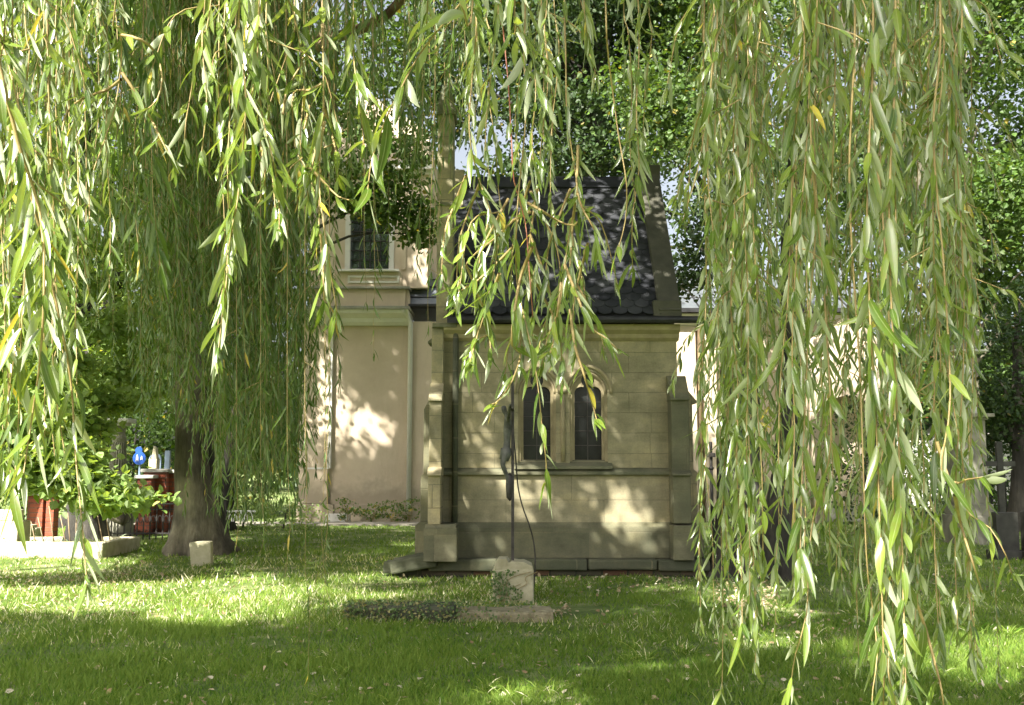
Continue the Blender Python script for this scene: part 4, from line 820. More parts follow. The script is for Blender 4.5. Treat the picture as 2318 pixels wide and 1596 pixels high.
# ================================================================== TREES
def trunk_mesh(name, pts, rads, material, parent, flare=0, n=20, roots=6, lump=.06):
    pth = smooth_path(pts, .18); N_ = len(pth); rr = np.interp(np.linspace(0, 1, N_), np.linspace(0, 1, len(rads)), rads); vs = []; ph = random.uniform(0, 6)
    for i, p in enumerate(pth):
        h = p.z
        for k in range(n):
            a_ = 2*PI*k/n; fl_ = flare*math.exp(-max(h, 0)/.38)*(.55+.45*math.cos(roots*a_+ph))+flare*.35*math.exp(-max(h, 0)/.9)
            r_ = rr[i]*(1+lump*noise.noise(Vector((math.cos(a_)*1.5, math.sin(a_)*1.5, h*1.1+ph)))*2)+fl_*rr[i]*1.6
            vs.append(p+Vector((math.cos(a_)*r_, math.sin(a_)*r_, 0)))
    m = MB(); m.add(vs, [(i*n+k, i*n+(k+1) % n, (i+1)*n+(k+1) % n, (i+1)*n+k) for i in range(N_-1) for k in range(n)]+[tuple((N_-1)*n+k for k in range(n))])
    return m.build(name, material, parent, smooth=True)
def tree(label, base, h, r, clumps, size, material, bk='bark_dark', name='broadleaf_tree', sub=.45, per=1.0, tb=0, up=.6, limbs=True, group=None, droop=.2, top=None, flat=.45, flare=.5, cat='tree'):
    """clumps: (x, y, z, rx, ry, rz, n)"""
    t = thing(name, label, cat, group); bx0, by0 = base
    tp = top or (bx0+random.uniform(-.4, .4), by0, h)
    trunk_mesh('trunk', [(bx0, by0, -.15), (bx0+(tp[0]-bx0)*.2+random.uniform(-.1, .1), by0, h*.3), (bx0+(tp[0]-bx0)*.6, by0+(tp[1]-by0)*.5, h*.65), tp], [r, r*.85, r*.6, r*.25], bk, t, flare)
    lv = Leaves()
    if limbs:
        m = MB()
        for (x, y, z, rx, ry, rz, n) in clumps:
            if random.random() < .75:
                z0 = min(max(h*.3, z-rz*2.0-1), h*.9); s0 = Vector((bx0+(tp[0]-bx0)*z0/h, by0+(tp[1]-by0)*z0/h, z0)); e0 = Vector((x, y, z)); mid = (s0+e0)/2+Vector((0, 0, .5))
                m.tube(smooth_path([s0, mid, e0], .6), [r*.28*(1-.9*i/max(1, len(smooth_path([s0, mid, e0], .6))-1)) for i in range(len(smooth_path([s0, mid, e0], .6)))], 7)
        if m.v: m.build('limb', bk, t, smooth=True)
    blob_leaves(lv, [c[:3] for c in clumps], [c[3:6] for c in clumps], [int(c[6]*per) for c in clumps], size, sub=sub, tb=tb, up=up, droop=droop, flat=flat)
    lv.build('crown', [material, bk], t, smooth=False)
    return t
def dclumps(lst, n):
    """(dx, dy, Y, radius_px, flatten) -> clumps"""
    out = []
    for (dx, dy, Y, rp, fl) in lst:
        p = P(dx, dy, Y); r = rp/FD*Y; out.append((p.x, p.y, max(p.z, .3), r, r*.9, r*fl, n))
    return out
def rclumps(x0, x1, y0, y1, Y0, Y1, k, rp, n, fl=.75):
    return dclumps([(random.uniform(x0, x1), random.uniform(y0, y1), random.uniform(Y0, Y1), rp*random.uniform(.7, 1.25), fl) for _ in range(k)], n)

# the flared trunk on the left (a willow: trunk, limbs and its far curtain)
W2T = thing('weeping_willow', 'weeping willow with a broad flared trunk and fine curtain left of the church', 'willow tree')
q = G(440, 1256); bx0, by0 = q.x, q.y+.4
def tp(dx, dy, dY=0): v = P(dx, dy, by0+dY); return (v.x, v.y, v.z)
trunk_mesh('trunk', [(bx0, by0, -.15), tp(437, 1120), tp(432, 950), tp(420, 700), tp(425, 400), tp(460, 0), tp(470, -250)], [.34, .29, .26, .24, .22, .2, .15], 'bark', W2T, .60, 32, 7, .09)
trunk_mesh('second_stem', [(P(478, 1250, by0+.3).x, by0+.3, -.1), tp(480, 1120, .3), tp(470, 980, .3), tp(480, 800, .4), tp(520, 500, .3), tp(600, 100, 0)], [.22, .17, .15, .13, .12, .08], 'bark_dark', W2T, .5, 18, 4)
m = MB()
def limb(pts, r0, r1, mb=None):
    mb = mb or m; pth = smooth_path(pts, .3); mb.tube(pth, [r0+(r1-r0)*i/(len(pth)-1) for i in range(len(pth))], 8)
limb([tp(432, 600), P(520, 250, 15), P(620, 60, 12), P(700, 110, 10.5), P(760, 85, 10), P(830, 60, 9.5), P(880, 30, 9.2), P(960, -60, 9)], .16, .04)
limb([P(740, 95, 10), P(752, 160, 10), P(745, 230, 10), P(760, 290, 10.05), P(748, 350, 10.1)], .075, .05)
limb([P(700, 110, 10.5), P(735, 60, 10.2), P(740, -60, 10)], .07, .05)
limb([P(735, 62, 10.2), P(742, 97, 10.05)], .07, .07)
limb([tp(425, 420), P(380, 150, 15), P(330, -60, 11), P(300, -200, 8)], .14, .05)
limb([tp(440, 200), P(560, -80, 14), P(700, -200, 11), P(900, -260, 8.5)], .14, .05)
limb([P(330, -60, 11), P(240, -90, 9), P(150, -150, 7.5)], .07, .03)
m.build('limb', 'bark_willow', W2T, smooth=True)
# its curtain of fine hanging branches
def prof(tab, x): return float(np.interp(x, [a for a, b in tab], [b for a, b in tab]))
MIDP = [(120, 420), (180, 640), (260, 850), (330, 990), (395, 960), (470, 1010), (500, 1180), (560, 1210), (640, 1190), (690, 1060), (715, 800), (760, 560), (900, 470), (1000, 430), (1080, 330)]
strands = []
for k in range(270):
    dx = (random.uniform(480, 712) if k % 5 < 3 else random.uniform(330, 480)) if k < 240 else random.uniform(130, 420); Y = random.uniform(6.6, 9.5)
    ty = prof(MIDP, dx)-abs(random.gauss(0, 1))*(150 if k % 3 else 420); ty = max(ty, 120)
    strands.append((dx, Y, ty, random.uniform(-14, 14)))
for k in range(50): strands.append((random.uniform(700, 1090), random.uniform(5.5, 8.5), prof(MIDP, random.uniform(720, 1080))-random.uniform(0, 260), random.uniform(-14, 14)))
for k in range(26): strands.append((random.uniform(-40, 380), random.uniform(3.4, 5.2), random.uniform(120, 640), random.uniform(-10, 10)))
rest = Leaves(); count = 0
strands.sort(key=lambda s_: -(s_[2]+400)/s_[1])
for i, (dx, Y, ty, sw) in enumerate(strands):
    top = -170-random.uniform(0, 60); n = max(3, int((ty-top)/150)); pts = []
    x = dx-sw*random.uniform(.5, 1.5)
    for j in range(n+1):
        t = j/n; x += random.gauss(0, 9)*(.5+t); pts.append(P(x+sw*t, top+(ty-top)*t, Y+.12*math.sin(t*3+i)))
    lv = Leaves() if i < 99 else rest
    near = Y < 5.4
    willow_branch(lv, pts, .0034, .001, .033 if not near else .03, random.uniform(.085, .125), .0165, 0.02, 4 if near else 3, 0.0, .014, 1.0, .9, .12, 4, .9)
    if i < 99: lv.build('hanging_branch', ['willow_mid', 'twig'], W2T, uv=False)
for (pp, Y) in (([(742, -150), (745, 400), (748, 800), (741, 1150), (736, 1300), (731, 1440)], 7), ([(690, 900), (694, 1100), (690, 1290), (700, 1350), (697, 1530)], 5.6), ([(650, 1000), (656, 1200), (640, 1330), (626, 1370), (620, 1405)], 5.6), ([(745, 900), (738, 1050), (741, 1200), (720, 1290), (698, 1385)], 5.6),
                ([(846, 480), (848, 640), (845, 730), (846, 805)], 6), ([(824, 560), (828, 640), (830, 690)], 6), ([(735, 1020), (728, 1200), (738, 1330), (757, 1395)], 5.5), ([(590, 1080), (600, 1200), (585, 1260)], 6), ([(535, 1080), (540, 1180), (530, 1260)], 6), ([(980, -150), (984, 200), (975, 450), (968, 690), (970, 740)], 5.5), ([(965, -150), (975, 250), (985, 430), (975, 620)], 6), ([(1000, -150), (1006, 200), (1000, 380), (990, 520)], 6)):
    Y0_ = Y
    if pp[0][1] > 0: pp = [(pp[0][0]-4, -160), (pp[0][0], pp[0][1]*.5)]+pp
    willow_branch(rest, [P(a_, b_, Y0_) for a_, b_ in pp], .004, .001, .055, .085, .012, .1, 3, .0, .04, 1.0, .6, .12, 4, .75)
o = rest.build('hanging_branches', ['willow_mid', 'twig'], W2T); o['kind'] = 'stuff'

# ---- the near willow: branches hanging right in front of the camera
WN = thing('weeping_willow', 'near weeping willow whose long leafy branches hang in front of everything', 'willow tree')
TRX, TRY = 3.0, -1.6
trunk_mesh('trunk', [(TRX, TRY, -.15), (TRX-.05, TRY, 1.5), (TRX-.2, TRY+.1, 3.2), (TRX-.4, TRY+.3, 5.2)], [.36, .30, .26, .18], 'bark_willow', WN, .6)
m = MB()
for pts in ([(2.7, -1.4, 4.1), (1.2, .6, 4.6), (-.4, 2.1, 4.5), (-1.7, 3.2, 4.25)], [(2.8, -1.5, 3.7), (1.9, .7, 4.3), (.9, 2.3, 4.4), (.2, 3.6, 4.2)], [(2.8, -1.5, 3.9), (2.4, .8, 4.5), (1.7, 2.5, 4.6), (1.2, 4.4, 4.5)], [(1.2, .6, 4.6), (-.4, 1.2, 4.6), (-1.6, 1.9, 4.3)], [(1.9, .7, 4.3), (1.0, 1.6, 4.3), (.1, 2.0, 4.2)]):
    limb(pts, .10, .025, m)
m.build('limb', 'bark_willow', WN, smooth=True)
limb_pts = [Vector(v_) for v_ in m.v[::7]]
HERO = [  # (points in the picture, depth, options)
 ([(-15, -60), (-5, 60), (20, 150), (50, 280), (66, 400), (60, 560), (48, 760), (42, 950), (30, 1130)], 1.75, dict(spacing=.026, leaf=.115, wid=.018)),
 ([(-8, 120), (40, 320), (88, 470), (100, 620), (92, 800), (70, 960), (52, 1080)], 1.65, dict(spacing=.024, leaf=.12, wid=.018)),
 ([(-30, -60), (-10, 300), (5, 560), (12, 760), (20, 900), (8, 1010)], 1.9, dict(spacing=.024)),
 ([(10, 190), (60, 400), (95, 540), (128, 690), (160, 860), (171, 1030), (187, 1200), (197, 1330)], 1.75, dict(spacing=.028, leaf=.11, wid=.016, start=.1)),
 ([(105, -60), (110, 200), (120, 420), (124, 600), (118, 760), (128, 900), (150, 1050)], 2.0, dict(spacing=.028, leaf=.105)),
 ([(268, -60), (272, 60), (275, 130), (262, 235), (236, 320), (212, 385), (202, 440), (203, 500)], 1.9, dict(spacing=.07, leaf=.07, start=.35, sides=.6)),
 ([(276, 80), (318, 90), (352, 120), (367, 175), (356, 225), (330, 250)], 1.9, dict(spacing=.05, leaf=.065, start=.1, curly=1)),
 ([(276, 165), (310, 215), (345, 275), (372, 330), (400, 375)], 1.9, dict(spacing=.035, leaf=.075, start=.1)),
 ([(274, 180), (240, 205), (190, 222), (155, 250), (142, 290), (140, 370), (150, 430)], 1.9, dict(spacing=.035, leaf=.075, start=.15)),
 ([(15, 290), (55, 320), (90, 350), (135, 362)], 1.8, dict(spacing=.05, leaf=.06, start=.15)),
 ([(470, -60), (462, 40), (448, 120), (432, 210), (420, 280), (418, 330)], 1.95, dict(spacing=.038, leaf=.11, wid=.017, start=.2)),
 ([(545, -60), (548, 100), (556, 250), (545, 380), (535, 470), (517, 560), (512, 640), (500, 740), (492, 810)], 1.75, dict(spacing=.026, leaf=.125, wid=.018)),
 ([(515, -60), (512, 100), (520, 240), (515, 380), (517, 520), (504, 650), (490, 760)], 1.95, dict(spacing=.03, leaf=.11)),
 ([(590, -60), (586, 60), (582, 170), (595, 270), (615, 350), (630, 430), (632, 520)], 1.8, dict(spacing=.03, leaf=.12, wid=.018)),
 ([(560, -60), (570, 60), (578, 160), (560, 250), (532, 330)], 1.8, dict(spacing=.03, leaf=.12, wid=.018)),
 ([(592, 330), (600, 400), (590, 450), (575, 470)], 2.1, dict(spacing=.03, leaf=.08)),
 ([(668, -60), (668, 60), (640, 150), (612, 230), (600, 290)], 2.1, dict(spacing=.05, leaf=.08)),
 ([(730, -60), (732, 150), (730, 280), (722, 400), (728, 480), (740, 560), (752, 640), (764, 715)], 1.9, dict(spacing=.04, leaf=.105, wid=.017, start=.12)),
 ([(690, -60), (692, 120), (684, 250), (680, 330), (700, 400), (715, 440)], 2.1, dict(spacing=.035, leaf=.09)),
 ([(700, 380), (735, 415), (765, 445), (800, 455)], 2.0, dict(spacing=.045, leaf=.075)),
 ([(640, 260), (650, 200), (680, 150), (690, 110)], 2.1, dict(spacing=.06, leaf=.06)),
 ([(728, 190), (700, 205), (672, 205), (662, 230), (668, 330), (690, 380)], 2.05, dict(spacing=.04, leaf=.08)),
 ([(800, -60), (798, 70), (802, 150), (812, 220), (820, 290), (822, 330)], 1.9, dict(spacing=.028, leaf=.115, wid=.017, start=.25)),
 ([(1075, -60), (1040, 10), (990, 70), (945, 130), (905, 205), (873, 270), (842, 360), (832, 430)], 1.65, dict(spacing=.036, leaf=.12, wid=.019, start=.12, r0=.005)),
 ([(972, -60), (968, -10), (966, 40)], 1.7, dict(spacing=.02, leaf=.10, wid=.016)),
 ([(1130, -60), (1138, 60), (1150, 190), (1158, 330), (1163, 410), (1188, 500), (1198, 620), (1206, 720)], 1.95, dict(spacing=.11, leaf=.08, red=1, prob=.5)),
 ([(1075, -60), (1078, 60), (1068, 180), (1062, 300), (1082, 400), (1110, 480), (1125, 560), (1110, 650), (1085, 740), (1070, 800)], 2.0, dict(spacing=.026, leaf=.10, sides=1.5)),
 ([(1100, -60), (1108, 80), (1104, 200), (1120, 320), (1128, 430), (1140, 520)], 2.2, dict(spacing=.03, leaf=.095, sides=1)),
 ([(1165, -60), (1172, 60), (1205, 120), (1212, 220), (1204, 300), (1206, 365)], 1.7, dict(spacing=.024, leaf=.12, wid=.017)),
 ([(1130, -60), (1120, 100), (1105, 220), (1098, 330), (1108, 400)], 1.9, dict(spacing=.03, leaf=.1)),
 ([(1190, -60), (1186, 120), (1190, 260), (1175, 420), (1168, 520), (1170, 640), (1196, 760), (1214, 850), (1226, 960), (1236, 1050), (1234, 1100)], 1.95, dict(spacing=.04, leaf=.105, wid=.016, start=.25)),
 ([(1240, -60), (1232, 60), (1240, 180), (1225, 320), (1218, 440)], 2.3, dict(spacing=.03, leaf=.09, sides=1)),
 ([(1205, 560), (1180, 620), (1165, 700), (1158, 780), (1178, 800), (1160, 860), (1130, 905), (1112, 915)], 1.95, dict(spacing=.045, leaf=.09, start=.1)),
 ([(1276, -60), (1280, 120), (1283, 260), (1300, 380), (1306, 430), (1290, 520), (1278, 600), (1265, 700), (1240, 760), (1225, 830)], 2.0, dict(spacing=.055, leaf=.09, start=.3, sides=1)),
 ([(1308, 330), (1306, 430), (1322, 480), (1345, 520), (1352, 570)], 1.95, dict(spacing=.028, leaf=.09, sides=1)),
 ([(1305, 420), (1295, 520), (1290, 600), (1285, 660)], 2.05, dict(spacing=.028, leaf=.095)),
 ([(1195, 460), (1230, 480), (1262, 500), (1300, 510), (1320, 480)], 2.0, dict(spacing=.08, leaf=.07)),
 ([(1200, 480), (1160, 500), (1120, 540), (1060, 590), (1035, 650)], 2.1, dict(spacing=.03, leaf=.085)),
 ([(1160, 560), (1120, 600), (1075, 640), (1040, 660), (1030, 700)], 2.15, dict(spacing=.025, leaf=.085, sides=1)),
 ([(1130, 620), (1100, 700), (1080, 760), (1063, 820)], 2.0, dict(spacing=.026, leaf=.1, wid=.016)),
 ([(1278, 600), (1310, 680), (1335, 740), (1370, 765), (1400, 795)], 1.95, dict(spacing=.04, leaf=.08)),
 ([(1290, 700), (1300, 780), (1322, 850), (1342, 920), (1350, 950)], 1.95, dict(spacing=.035, leaf=.1, wid=.017)),
 ([(1270, 640), (1262, 700), (1255, 760), (1245, 800)], 2.0, dict(spacing=.026, leaf=.095)),
 ([(1368, -60), (1374, 100), (1388, 220), (1400, 310), (1418, 420), (1415, 500), (1400, 560)], 1.8, dict(spacing=.3, leaf=.07, prob=.5, r0=.0045)),
 ([(1440, -60), (1446, 100), (1440, 250), (1446, 380), (1432, 480), (1430, 560), (1432, 610)], 2.2, dict(spacing=.024, leaf=.115, wid=.016)),
 ([(1415, -60), (1422, 80), (1430, 200), (1425, 330), (1440, 470)], 2.4, dict(spacing=.028, leaf=.11)),
 ([(1470, -60), (1475, 80), (1462, 180), (1455, 300)], 2.6, dict(spacing=.03, leaf=.1)),
 ([(1320, -60), (1322, 20), (1330, 90)], 1.9, dict(spacing=.02, leaf=.11)),
 ([(1640, -60), (1620, 100), (1600, 250), (1580, 380), (1560, 450), (1545, 500)], 2.2, dict(spacing=.04, leaf=.105, start=.2)),
 ([(2150, 900), (2130, 1060), (2165, 1110), (2195, 1165), (2240, 1195), (2275, 1255), (2290, 1300)], 1.75, dict(spacing=.045, leaf=.085, start=.3, r0=.005)),
 ([(2120, 1000), (2150, 1090), (2190, 1085), (2225, 1080)], 1.75, dict(sub=1, spacing=.05, leaf=.09)),
 ([(2160, 1120), (2175, 1190), (2200, 1270), (2222, 1340)], 1.75, dict(sub=1, spacing=.08, leaf=.055, start=.2)),
 ([(2010, 700), (2025, 900), (2020, 1100), (2030, 1220), (2050, 1320), (2020, 1420), (2010, 1520), (2030, 1600), (2040, 1680)], 1.8, dict(spacing=.07, leaf=.10, start=.2, r0=.005)),
 ([(2045, 1310), (2080, 1380), (2110, 1480), (2130, 1560), (2140, 1640)], 1.8, dict(sub=1, spacing=.05, leaf=.09)),
 ([(1960, 1250), (1975, 1380), (1985, 1480), (1975, 1560), (1970, 1640)], 1.8, dict(spacing=.06, leaf=.085)),
 ([(1880, 1000), (1850, 1120), (1830, 1250), (1825, 1390), (1800, 1480), (1788, 1560)], 1.9, dict(spacing=.045, leaf=.10)),
 ([(2050, 1560), (2060, 1600), (2065, 1660)], 1.6, dict(spacing=.018, leaf=.1, wid=.017)),
 ([(2000, 1540), (1995, 1600), (1990, 1660)], 1.6, dict(spacing=.018, leaf=.1, wid=.017)),
]
def near_branch(pts, Y, opt, lv):
    if pts[0][1] > 650 and pts[0][0] > 1500 and not opt.get('sub'):
        q0 = pts[0]; L0 = q0[1]; pts = [(q0[0]-25, -60), (q0[0]-38, L0*.33), (q0[0]-14, L0*.68)]+list(pts); opt = dict(opt); opt['r0'] = .0042; opt['start'] = .3
    P3 = []
    for j, (a_, b_) in enumerate(pts): P3.append(P(a_, b_, Y+.05*math.sin(j*1.3+a_)))
    if pts[0][1] <= 0:     # carry on up to the nearest limb, out of the picture
        p0 = P3[0]; tgt = min(limb_pts, key=lambda v_: (v_-Vector((p0.x, p0.y, 4.4))).length)
        extra = [Vector(tgt), Vector((p0.x*.75+tgt.x*.25, p0.y*.75+tgt.y*.25, p0.z+(tgt.z-p0.z)*.55))]
        P3 = extra+P3; k0 = .45*sum((P3[i+1]-P3[i]).length for i in range(2))/sum((P3[i+1]-P3[i]).length for i in range(len(P3)-1))
        opt = dict(opt); opt['start'] = min(.7, max(opt.get('start', 0)*.6+k0, k0))
    o_ = dict(spacing=.03, leaf=.1, wid=.0145, start=0., sides=0, r0=.0035, prob=.92); o_.update({k: v for k, v in opt.items() if k in o_})
    willow_branch(lv, P3, o_['r0'], .001, o_['spacing']*.78, o_['leaf']*.70, o_['wid']*.80, o_['start'], 7, 0, .011, 1.0, o_['sides'], .03, 6, o_['prob'])
for k in range(17):
    x_ = random.choice([1055, 1085, 1110, 1150, 1200, 1290, 1330, 1215]); y_ = random.uniform(330, 620); sx = random.choice([-1, 1])*random.uniform(15, 70)
    HERO.append(([(x_, y_), (x_+sx*.5, y_+60), (x_+sx, y_+130), (x_+sx*1.15, y_+random.uniform(170, 260))], random.uniform(1.95, 2.5), dict(spacing=.026, leaf=.088, wid=.014, sides=1.2)))
for k in range(7):
    x_ = random.choice([700, 725, 735, 690]); y_ = random.uniform(200, 560); sx = random.uniform(-40, 45)
    HERO.append(([(x_, y_), (x_+sx*.5, y_+50), (x_+sx, y_+110), (x_+sx*1.1, y_+160)], random.uniform(1.9, 2.3), dict(spacing=.028, leaf=.09, wid=.015, sides=1)))
NB = 0
for pts, Y, opt in HERO:
    lv = Leaves(); near_branch(pts, Y, opt, lv); lv.build('hanging_branch', ['willow', 'twig_red' if opt.get('red') else 'twig'], WN, uv=True); NB += 1
RP = [(1585, 700), (1600, 1180), (1625, 1420), (1700, 1540), (1735, 1260), (1800, 1480), (1850, 1290), (1900, 1330), (1960, 1560), (2050, 1600), (2120, 1560), (2160, 1500), (2185, 1250), (2215, 900), (2240, 500)]
rest = Leaves()
cand = []
RCX = [1618, 1655, 1700, 1700, 1812, 1845, 1880, 1915, 1955, 2000, 2040, 2085, 2125, 2155, 2165]
for k in range(92):
    dx = random.choice(RCX)+random.gauss(0, 11); Y = random.choice([1.9, 2.4, 2.9, 3.5, 4.1, 4.7])*random.uniform(.92, 1.08)
    ty = prof(RP, dx)-(abs(random.gauss(0, 60)) if k % 5 < 2 else random.uniform(60, 800)); cand.append((dx, Y, max(ty, 250)))
for k in range(15): cand.append((random.uniform(-25, 210), random.uniform(1.7, 2.6), random.uniform(350, 1120)))
for k in range(6): cand.append((random.choice([480, 505, 540, 590, 620])+random.uniform(-15, 15), random.uniform(1.8, 2.3), random.uniform(250, 640)))
for k in range(7): cand.append((random.uniform(1040, 1250), random.uniform(2.3, 3.6), random.uniform(180, 480)))
for k in range(6): cand.append((random.uniform(-20, 300), random.uniform(2.2, 3.2), random.uniform(100, 480)))
for k, x_ in enumerate((1635, 1660, 1690, 1612)): cand.append((x_, random.uniform(2.2, 2.9), (1500, 1560, 1450, 1420)[k]))
cand.sort(key=lambda c_: c_[1]-c_[2]/1600)
for i, (dx, Y, ty) in enumerate(cand):
    n = max(3, int((ty+60)/170)); x = dx+random.uniform(-12, 12); pts = []
    for j in range(n+1): x += random.gauss(0, 12); pts.append((x, -60+(ty+60)*j/n))
    lv = Leaves() if NB < 99 else rest
    near_branch(pts, Y, dict(spacing=random.uniform(.024, .036), leaf=random.uniform(.08, .115), wid=random.uniform(.014, .018), start=.05, sides=random.choice([.5, 1.2, 2.0]), r0=random.uniform(.0024, .0036)), lv)
    if NB < 99: lv.build('hanging_branch', ['willow', 'twig'], WN, uv=True); NB += 1
if rest.n: o = rest.build('hanging_branches', ['willow', 'twig'], WN, uv=True); o['kind'] = 'stuff'

# ---- broadleaf trees in the background
random.seed(21); rng = np.random.default_rng(21)
# drooping lime on the left, sunlit, its lowest boughs in shelves
cl = dclumps([(40, 560, 14, 95, .5), (150, 640, 17.5, 90, .45), (40, 720, 15.5, 100, .4), (210, 740, 18, 85, .35), (300, 790, 19.6, 75, .3), (390, 815, 20.2, 45, .28), (70, 850, 15.5, 95, .4), (180, 900, 17.6, 85, .35), (262, 915, 18, 60, .28), (20, 960, 13.5, 90, .45), (120, 820, 16.5, 70, .3), (240, 845, 18.5, 75, .3), (90, 920, 15, 70, .3), (330, 880, 20.5, 60, .3), (160, 960, 17, 50, .3), (120, 990, 16.8, 85, .4), (60, 1070, 13.5, 85, .4),
              (170, 1085, 13.5, 48, .4), (228, 1118, 13.6, 26, .3), (268, 1135, 13.7, 18, .3), (130, 1030, 13.6, 55, .4), (-60, 800, 13.5, 110, .6), (-70, 1050, 13, 110, .5), (90, 460, 17, 110, .6), (230, 520, 18.5, 110, .6), (380, 600, 20, 90, .5), (360, 700, 20, 80, .45), (20, 380, 15, 110, .6)], 640)
tree('sunlit lime tree with drooping shelves of heart shaped leaves at the left edge', (G(200, 1215).x-2.0, 20.5), 9, .35, cl, .13, 'lime', 'bark_dark', 'lime_tree', per=1.7, sub=.22, up=1.3, flat=.3, droop=.35, top=(-7.6, 18, 9), tb=.05)
cl = rclumps(-120, 480, -200, 620, 24, 30, 30, 120, 900); tree('tall bright green maple rising behind the lime tree at the left', (-11.5, 27), 15, .4, cl, .18, 'lime', 'bark_dark', 'maple_tree', sub=.5, tb=-.05, top=(-9.5, 26, 14))
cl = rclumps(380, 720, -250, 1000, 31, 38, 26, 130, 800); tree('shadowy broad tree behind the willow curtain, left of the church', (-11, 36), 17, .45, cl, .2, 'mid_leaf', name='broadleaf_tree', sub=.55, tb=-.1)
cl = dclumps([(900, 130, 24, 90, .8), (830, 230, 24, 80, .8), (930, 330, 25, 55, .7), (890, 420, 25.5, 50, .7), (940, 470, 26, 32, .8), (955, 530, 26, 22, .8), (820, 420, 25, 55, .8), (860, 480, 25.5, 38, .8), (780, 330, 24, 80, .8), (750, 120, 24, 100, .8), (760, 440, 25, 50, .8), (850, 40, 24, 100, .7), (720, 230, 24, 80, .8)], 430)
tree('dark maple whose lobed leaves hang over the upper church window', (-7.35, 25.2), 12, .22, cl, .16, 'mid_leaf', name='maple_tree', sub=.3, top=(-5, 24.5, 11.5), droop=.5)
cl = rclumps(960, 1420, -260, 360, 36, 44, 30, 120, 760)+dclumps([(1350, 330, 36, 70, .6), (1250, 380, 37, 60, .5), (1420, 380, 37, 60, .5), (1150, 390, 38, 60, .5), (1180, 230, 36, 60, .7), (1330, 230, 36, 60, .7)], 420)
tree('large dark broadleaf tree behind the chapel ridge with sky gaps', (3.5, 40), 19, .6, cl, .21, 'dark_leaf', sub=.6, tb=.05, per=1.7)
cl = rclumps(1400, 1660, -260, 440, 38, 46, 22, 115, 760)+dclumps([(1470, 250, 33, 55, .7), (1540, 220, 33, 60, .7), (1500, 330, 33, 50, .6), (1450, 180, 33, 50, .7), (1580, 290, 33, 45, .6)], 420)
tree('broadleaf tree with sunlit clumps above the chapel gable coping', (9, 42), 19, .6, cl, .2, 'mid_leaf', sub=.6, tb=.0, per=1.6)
cl = dclumps([(1590, 560, 25, 40, .8), (1560, 600, 25, 30, .8), (1620, 520, 25.5, 45, .8), (1570, 480, 25, 40, .8), (1640, 440, 26, 50, .8), (1550, 640, 25, 20, .7), (1650, 560, 26, 45, .8), (1720, 500, 26, 70, .8), (1700, 380, 26, 70, .8), (1610, 350, 26, 40, .8)], 400)
tree('small dark leafed tree between the chapel gable and the willow curtain', (P(1720, 900, 25).x, 25.5), 8, .18, cl, .14, 'dark_leaf', sub=.35, droop=.5)
cl = rclumps(1700, 2150, -260, 560, 34, 44, 26, 125, 700); tree('tall broadleaf tree behind the dense right hand willow branches', (17, 38), 19, .5, cl, .2, 'mid_leaf', sub=.6, tb=.02, per=1.5)
cl = rclumps(2060, 2500, -300, 120, 26, 34, 14, 120, 700)+rclumps(2180, 2420, 60, 420, 28, 34, 9, 80, 520)+rclumps(2080, 2500, 380, 700, 26, 34, 18, 100, 700)+rclumps(2080, 2320, 640, 900, 30, 36, 8, 70, 600)
tree('leafy tree with mid green sunlit clumps in the upper right corner', (P(2186, 800, 29).x, 29), 14, .28, cl, .17, 'mid_leaf', 'bark', sub=.5, tb=.08, per=1.5)
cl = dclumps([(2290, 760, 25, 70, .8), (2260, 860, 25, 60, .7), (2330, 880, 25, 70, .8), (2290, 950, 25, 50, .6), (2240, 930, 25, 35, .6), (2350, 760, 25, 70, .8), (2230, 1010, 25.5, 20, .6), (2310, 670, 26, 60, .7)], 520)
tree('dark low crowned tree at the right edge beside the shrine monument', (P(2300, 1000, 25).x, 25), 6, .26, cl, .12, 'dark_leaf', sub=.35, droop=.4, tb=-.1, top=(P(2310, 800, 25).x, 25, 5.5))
# two dark trunks behind the right curtain
def trunk_tree(label, pts, rads, cl, bk='bark_dark', flare=.5):
    t = thing('broadleaf_tree', label, 'tree'); trunk_mesh('trunk', pts, rads, bk, t, flare, 22, 5); lv = Leaves()
    blob_leaves(lv, [c[:3] for c in cl], [c[3:6] for c in cl], [c[6] for c in cl], .15, sub=.4); lv.build('crown', ['dark_leaf', bk], t, smooth=False); return t
def pv(dx, dy, Y): v = P(dx, dy, Y); return (v.x, v.y, v.z)
q = G(1765, 1305)
trunk_tree('right of two dark trunks behind the willow curtain, flared at its base', [(q.x+.05, q.y, -.15), pv(1765, 1180, q.y), pv(1783, 1000, q.y), pv(1790, 700, q.y), pv(1800, 420, q.y), pv(1845, 100, q.y), pv(1880, -250, q.y), pv(1900, -500, q.y)], [.24, .19, .17, .16, .16, .19, .17, .12], rclumps(1600, 2300, -900, -260, q.y-1, q.y+2.5, 16, 130, 420))
q = G(1665, 1300)
trunk_tree('left of two dark trunks behind the willow curtain, close to the chapel corner', [(q.x, q.y, -.15), pv(1662, 1180, q.y), pv(1660, 900, q.y), pv(1672, 600, q.y), pv(1690, 300, q.y), pv(1700, -100, q.y), pv(1700, -400, q.y)], [.27, .23, .21, .19, .17, .14, .1], rclumps(1450, 1900, -900, -300, q.y-.5, q.y+2.5, 12, 130, 420))
trunk_tree('bent pale barked trunk seen between the hanging branches on the right', [(P(2188, 1200, 24).x, 24, -.1), pv(2190, 900, 24), pv(2187, 690, 24), pv(2150, 560, 24), pv(2100, 450, 24), pv(2040, 310, 24), pv(1960, 180, 24), pv(1910, 0, 24), pv(1890, -300, 24)], [.2, .19, .19, .2, .2, .19, .17, .15, .1], rclumps(1700, 2400, -700, -300, 22, 25, 8, 130, 420), 'bark')
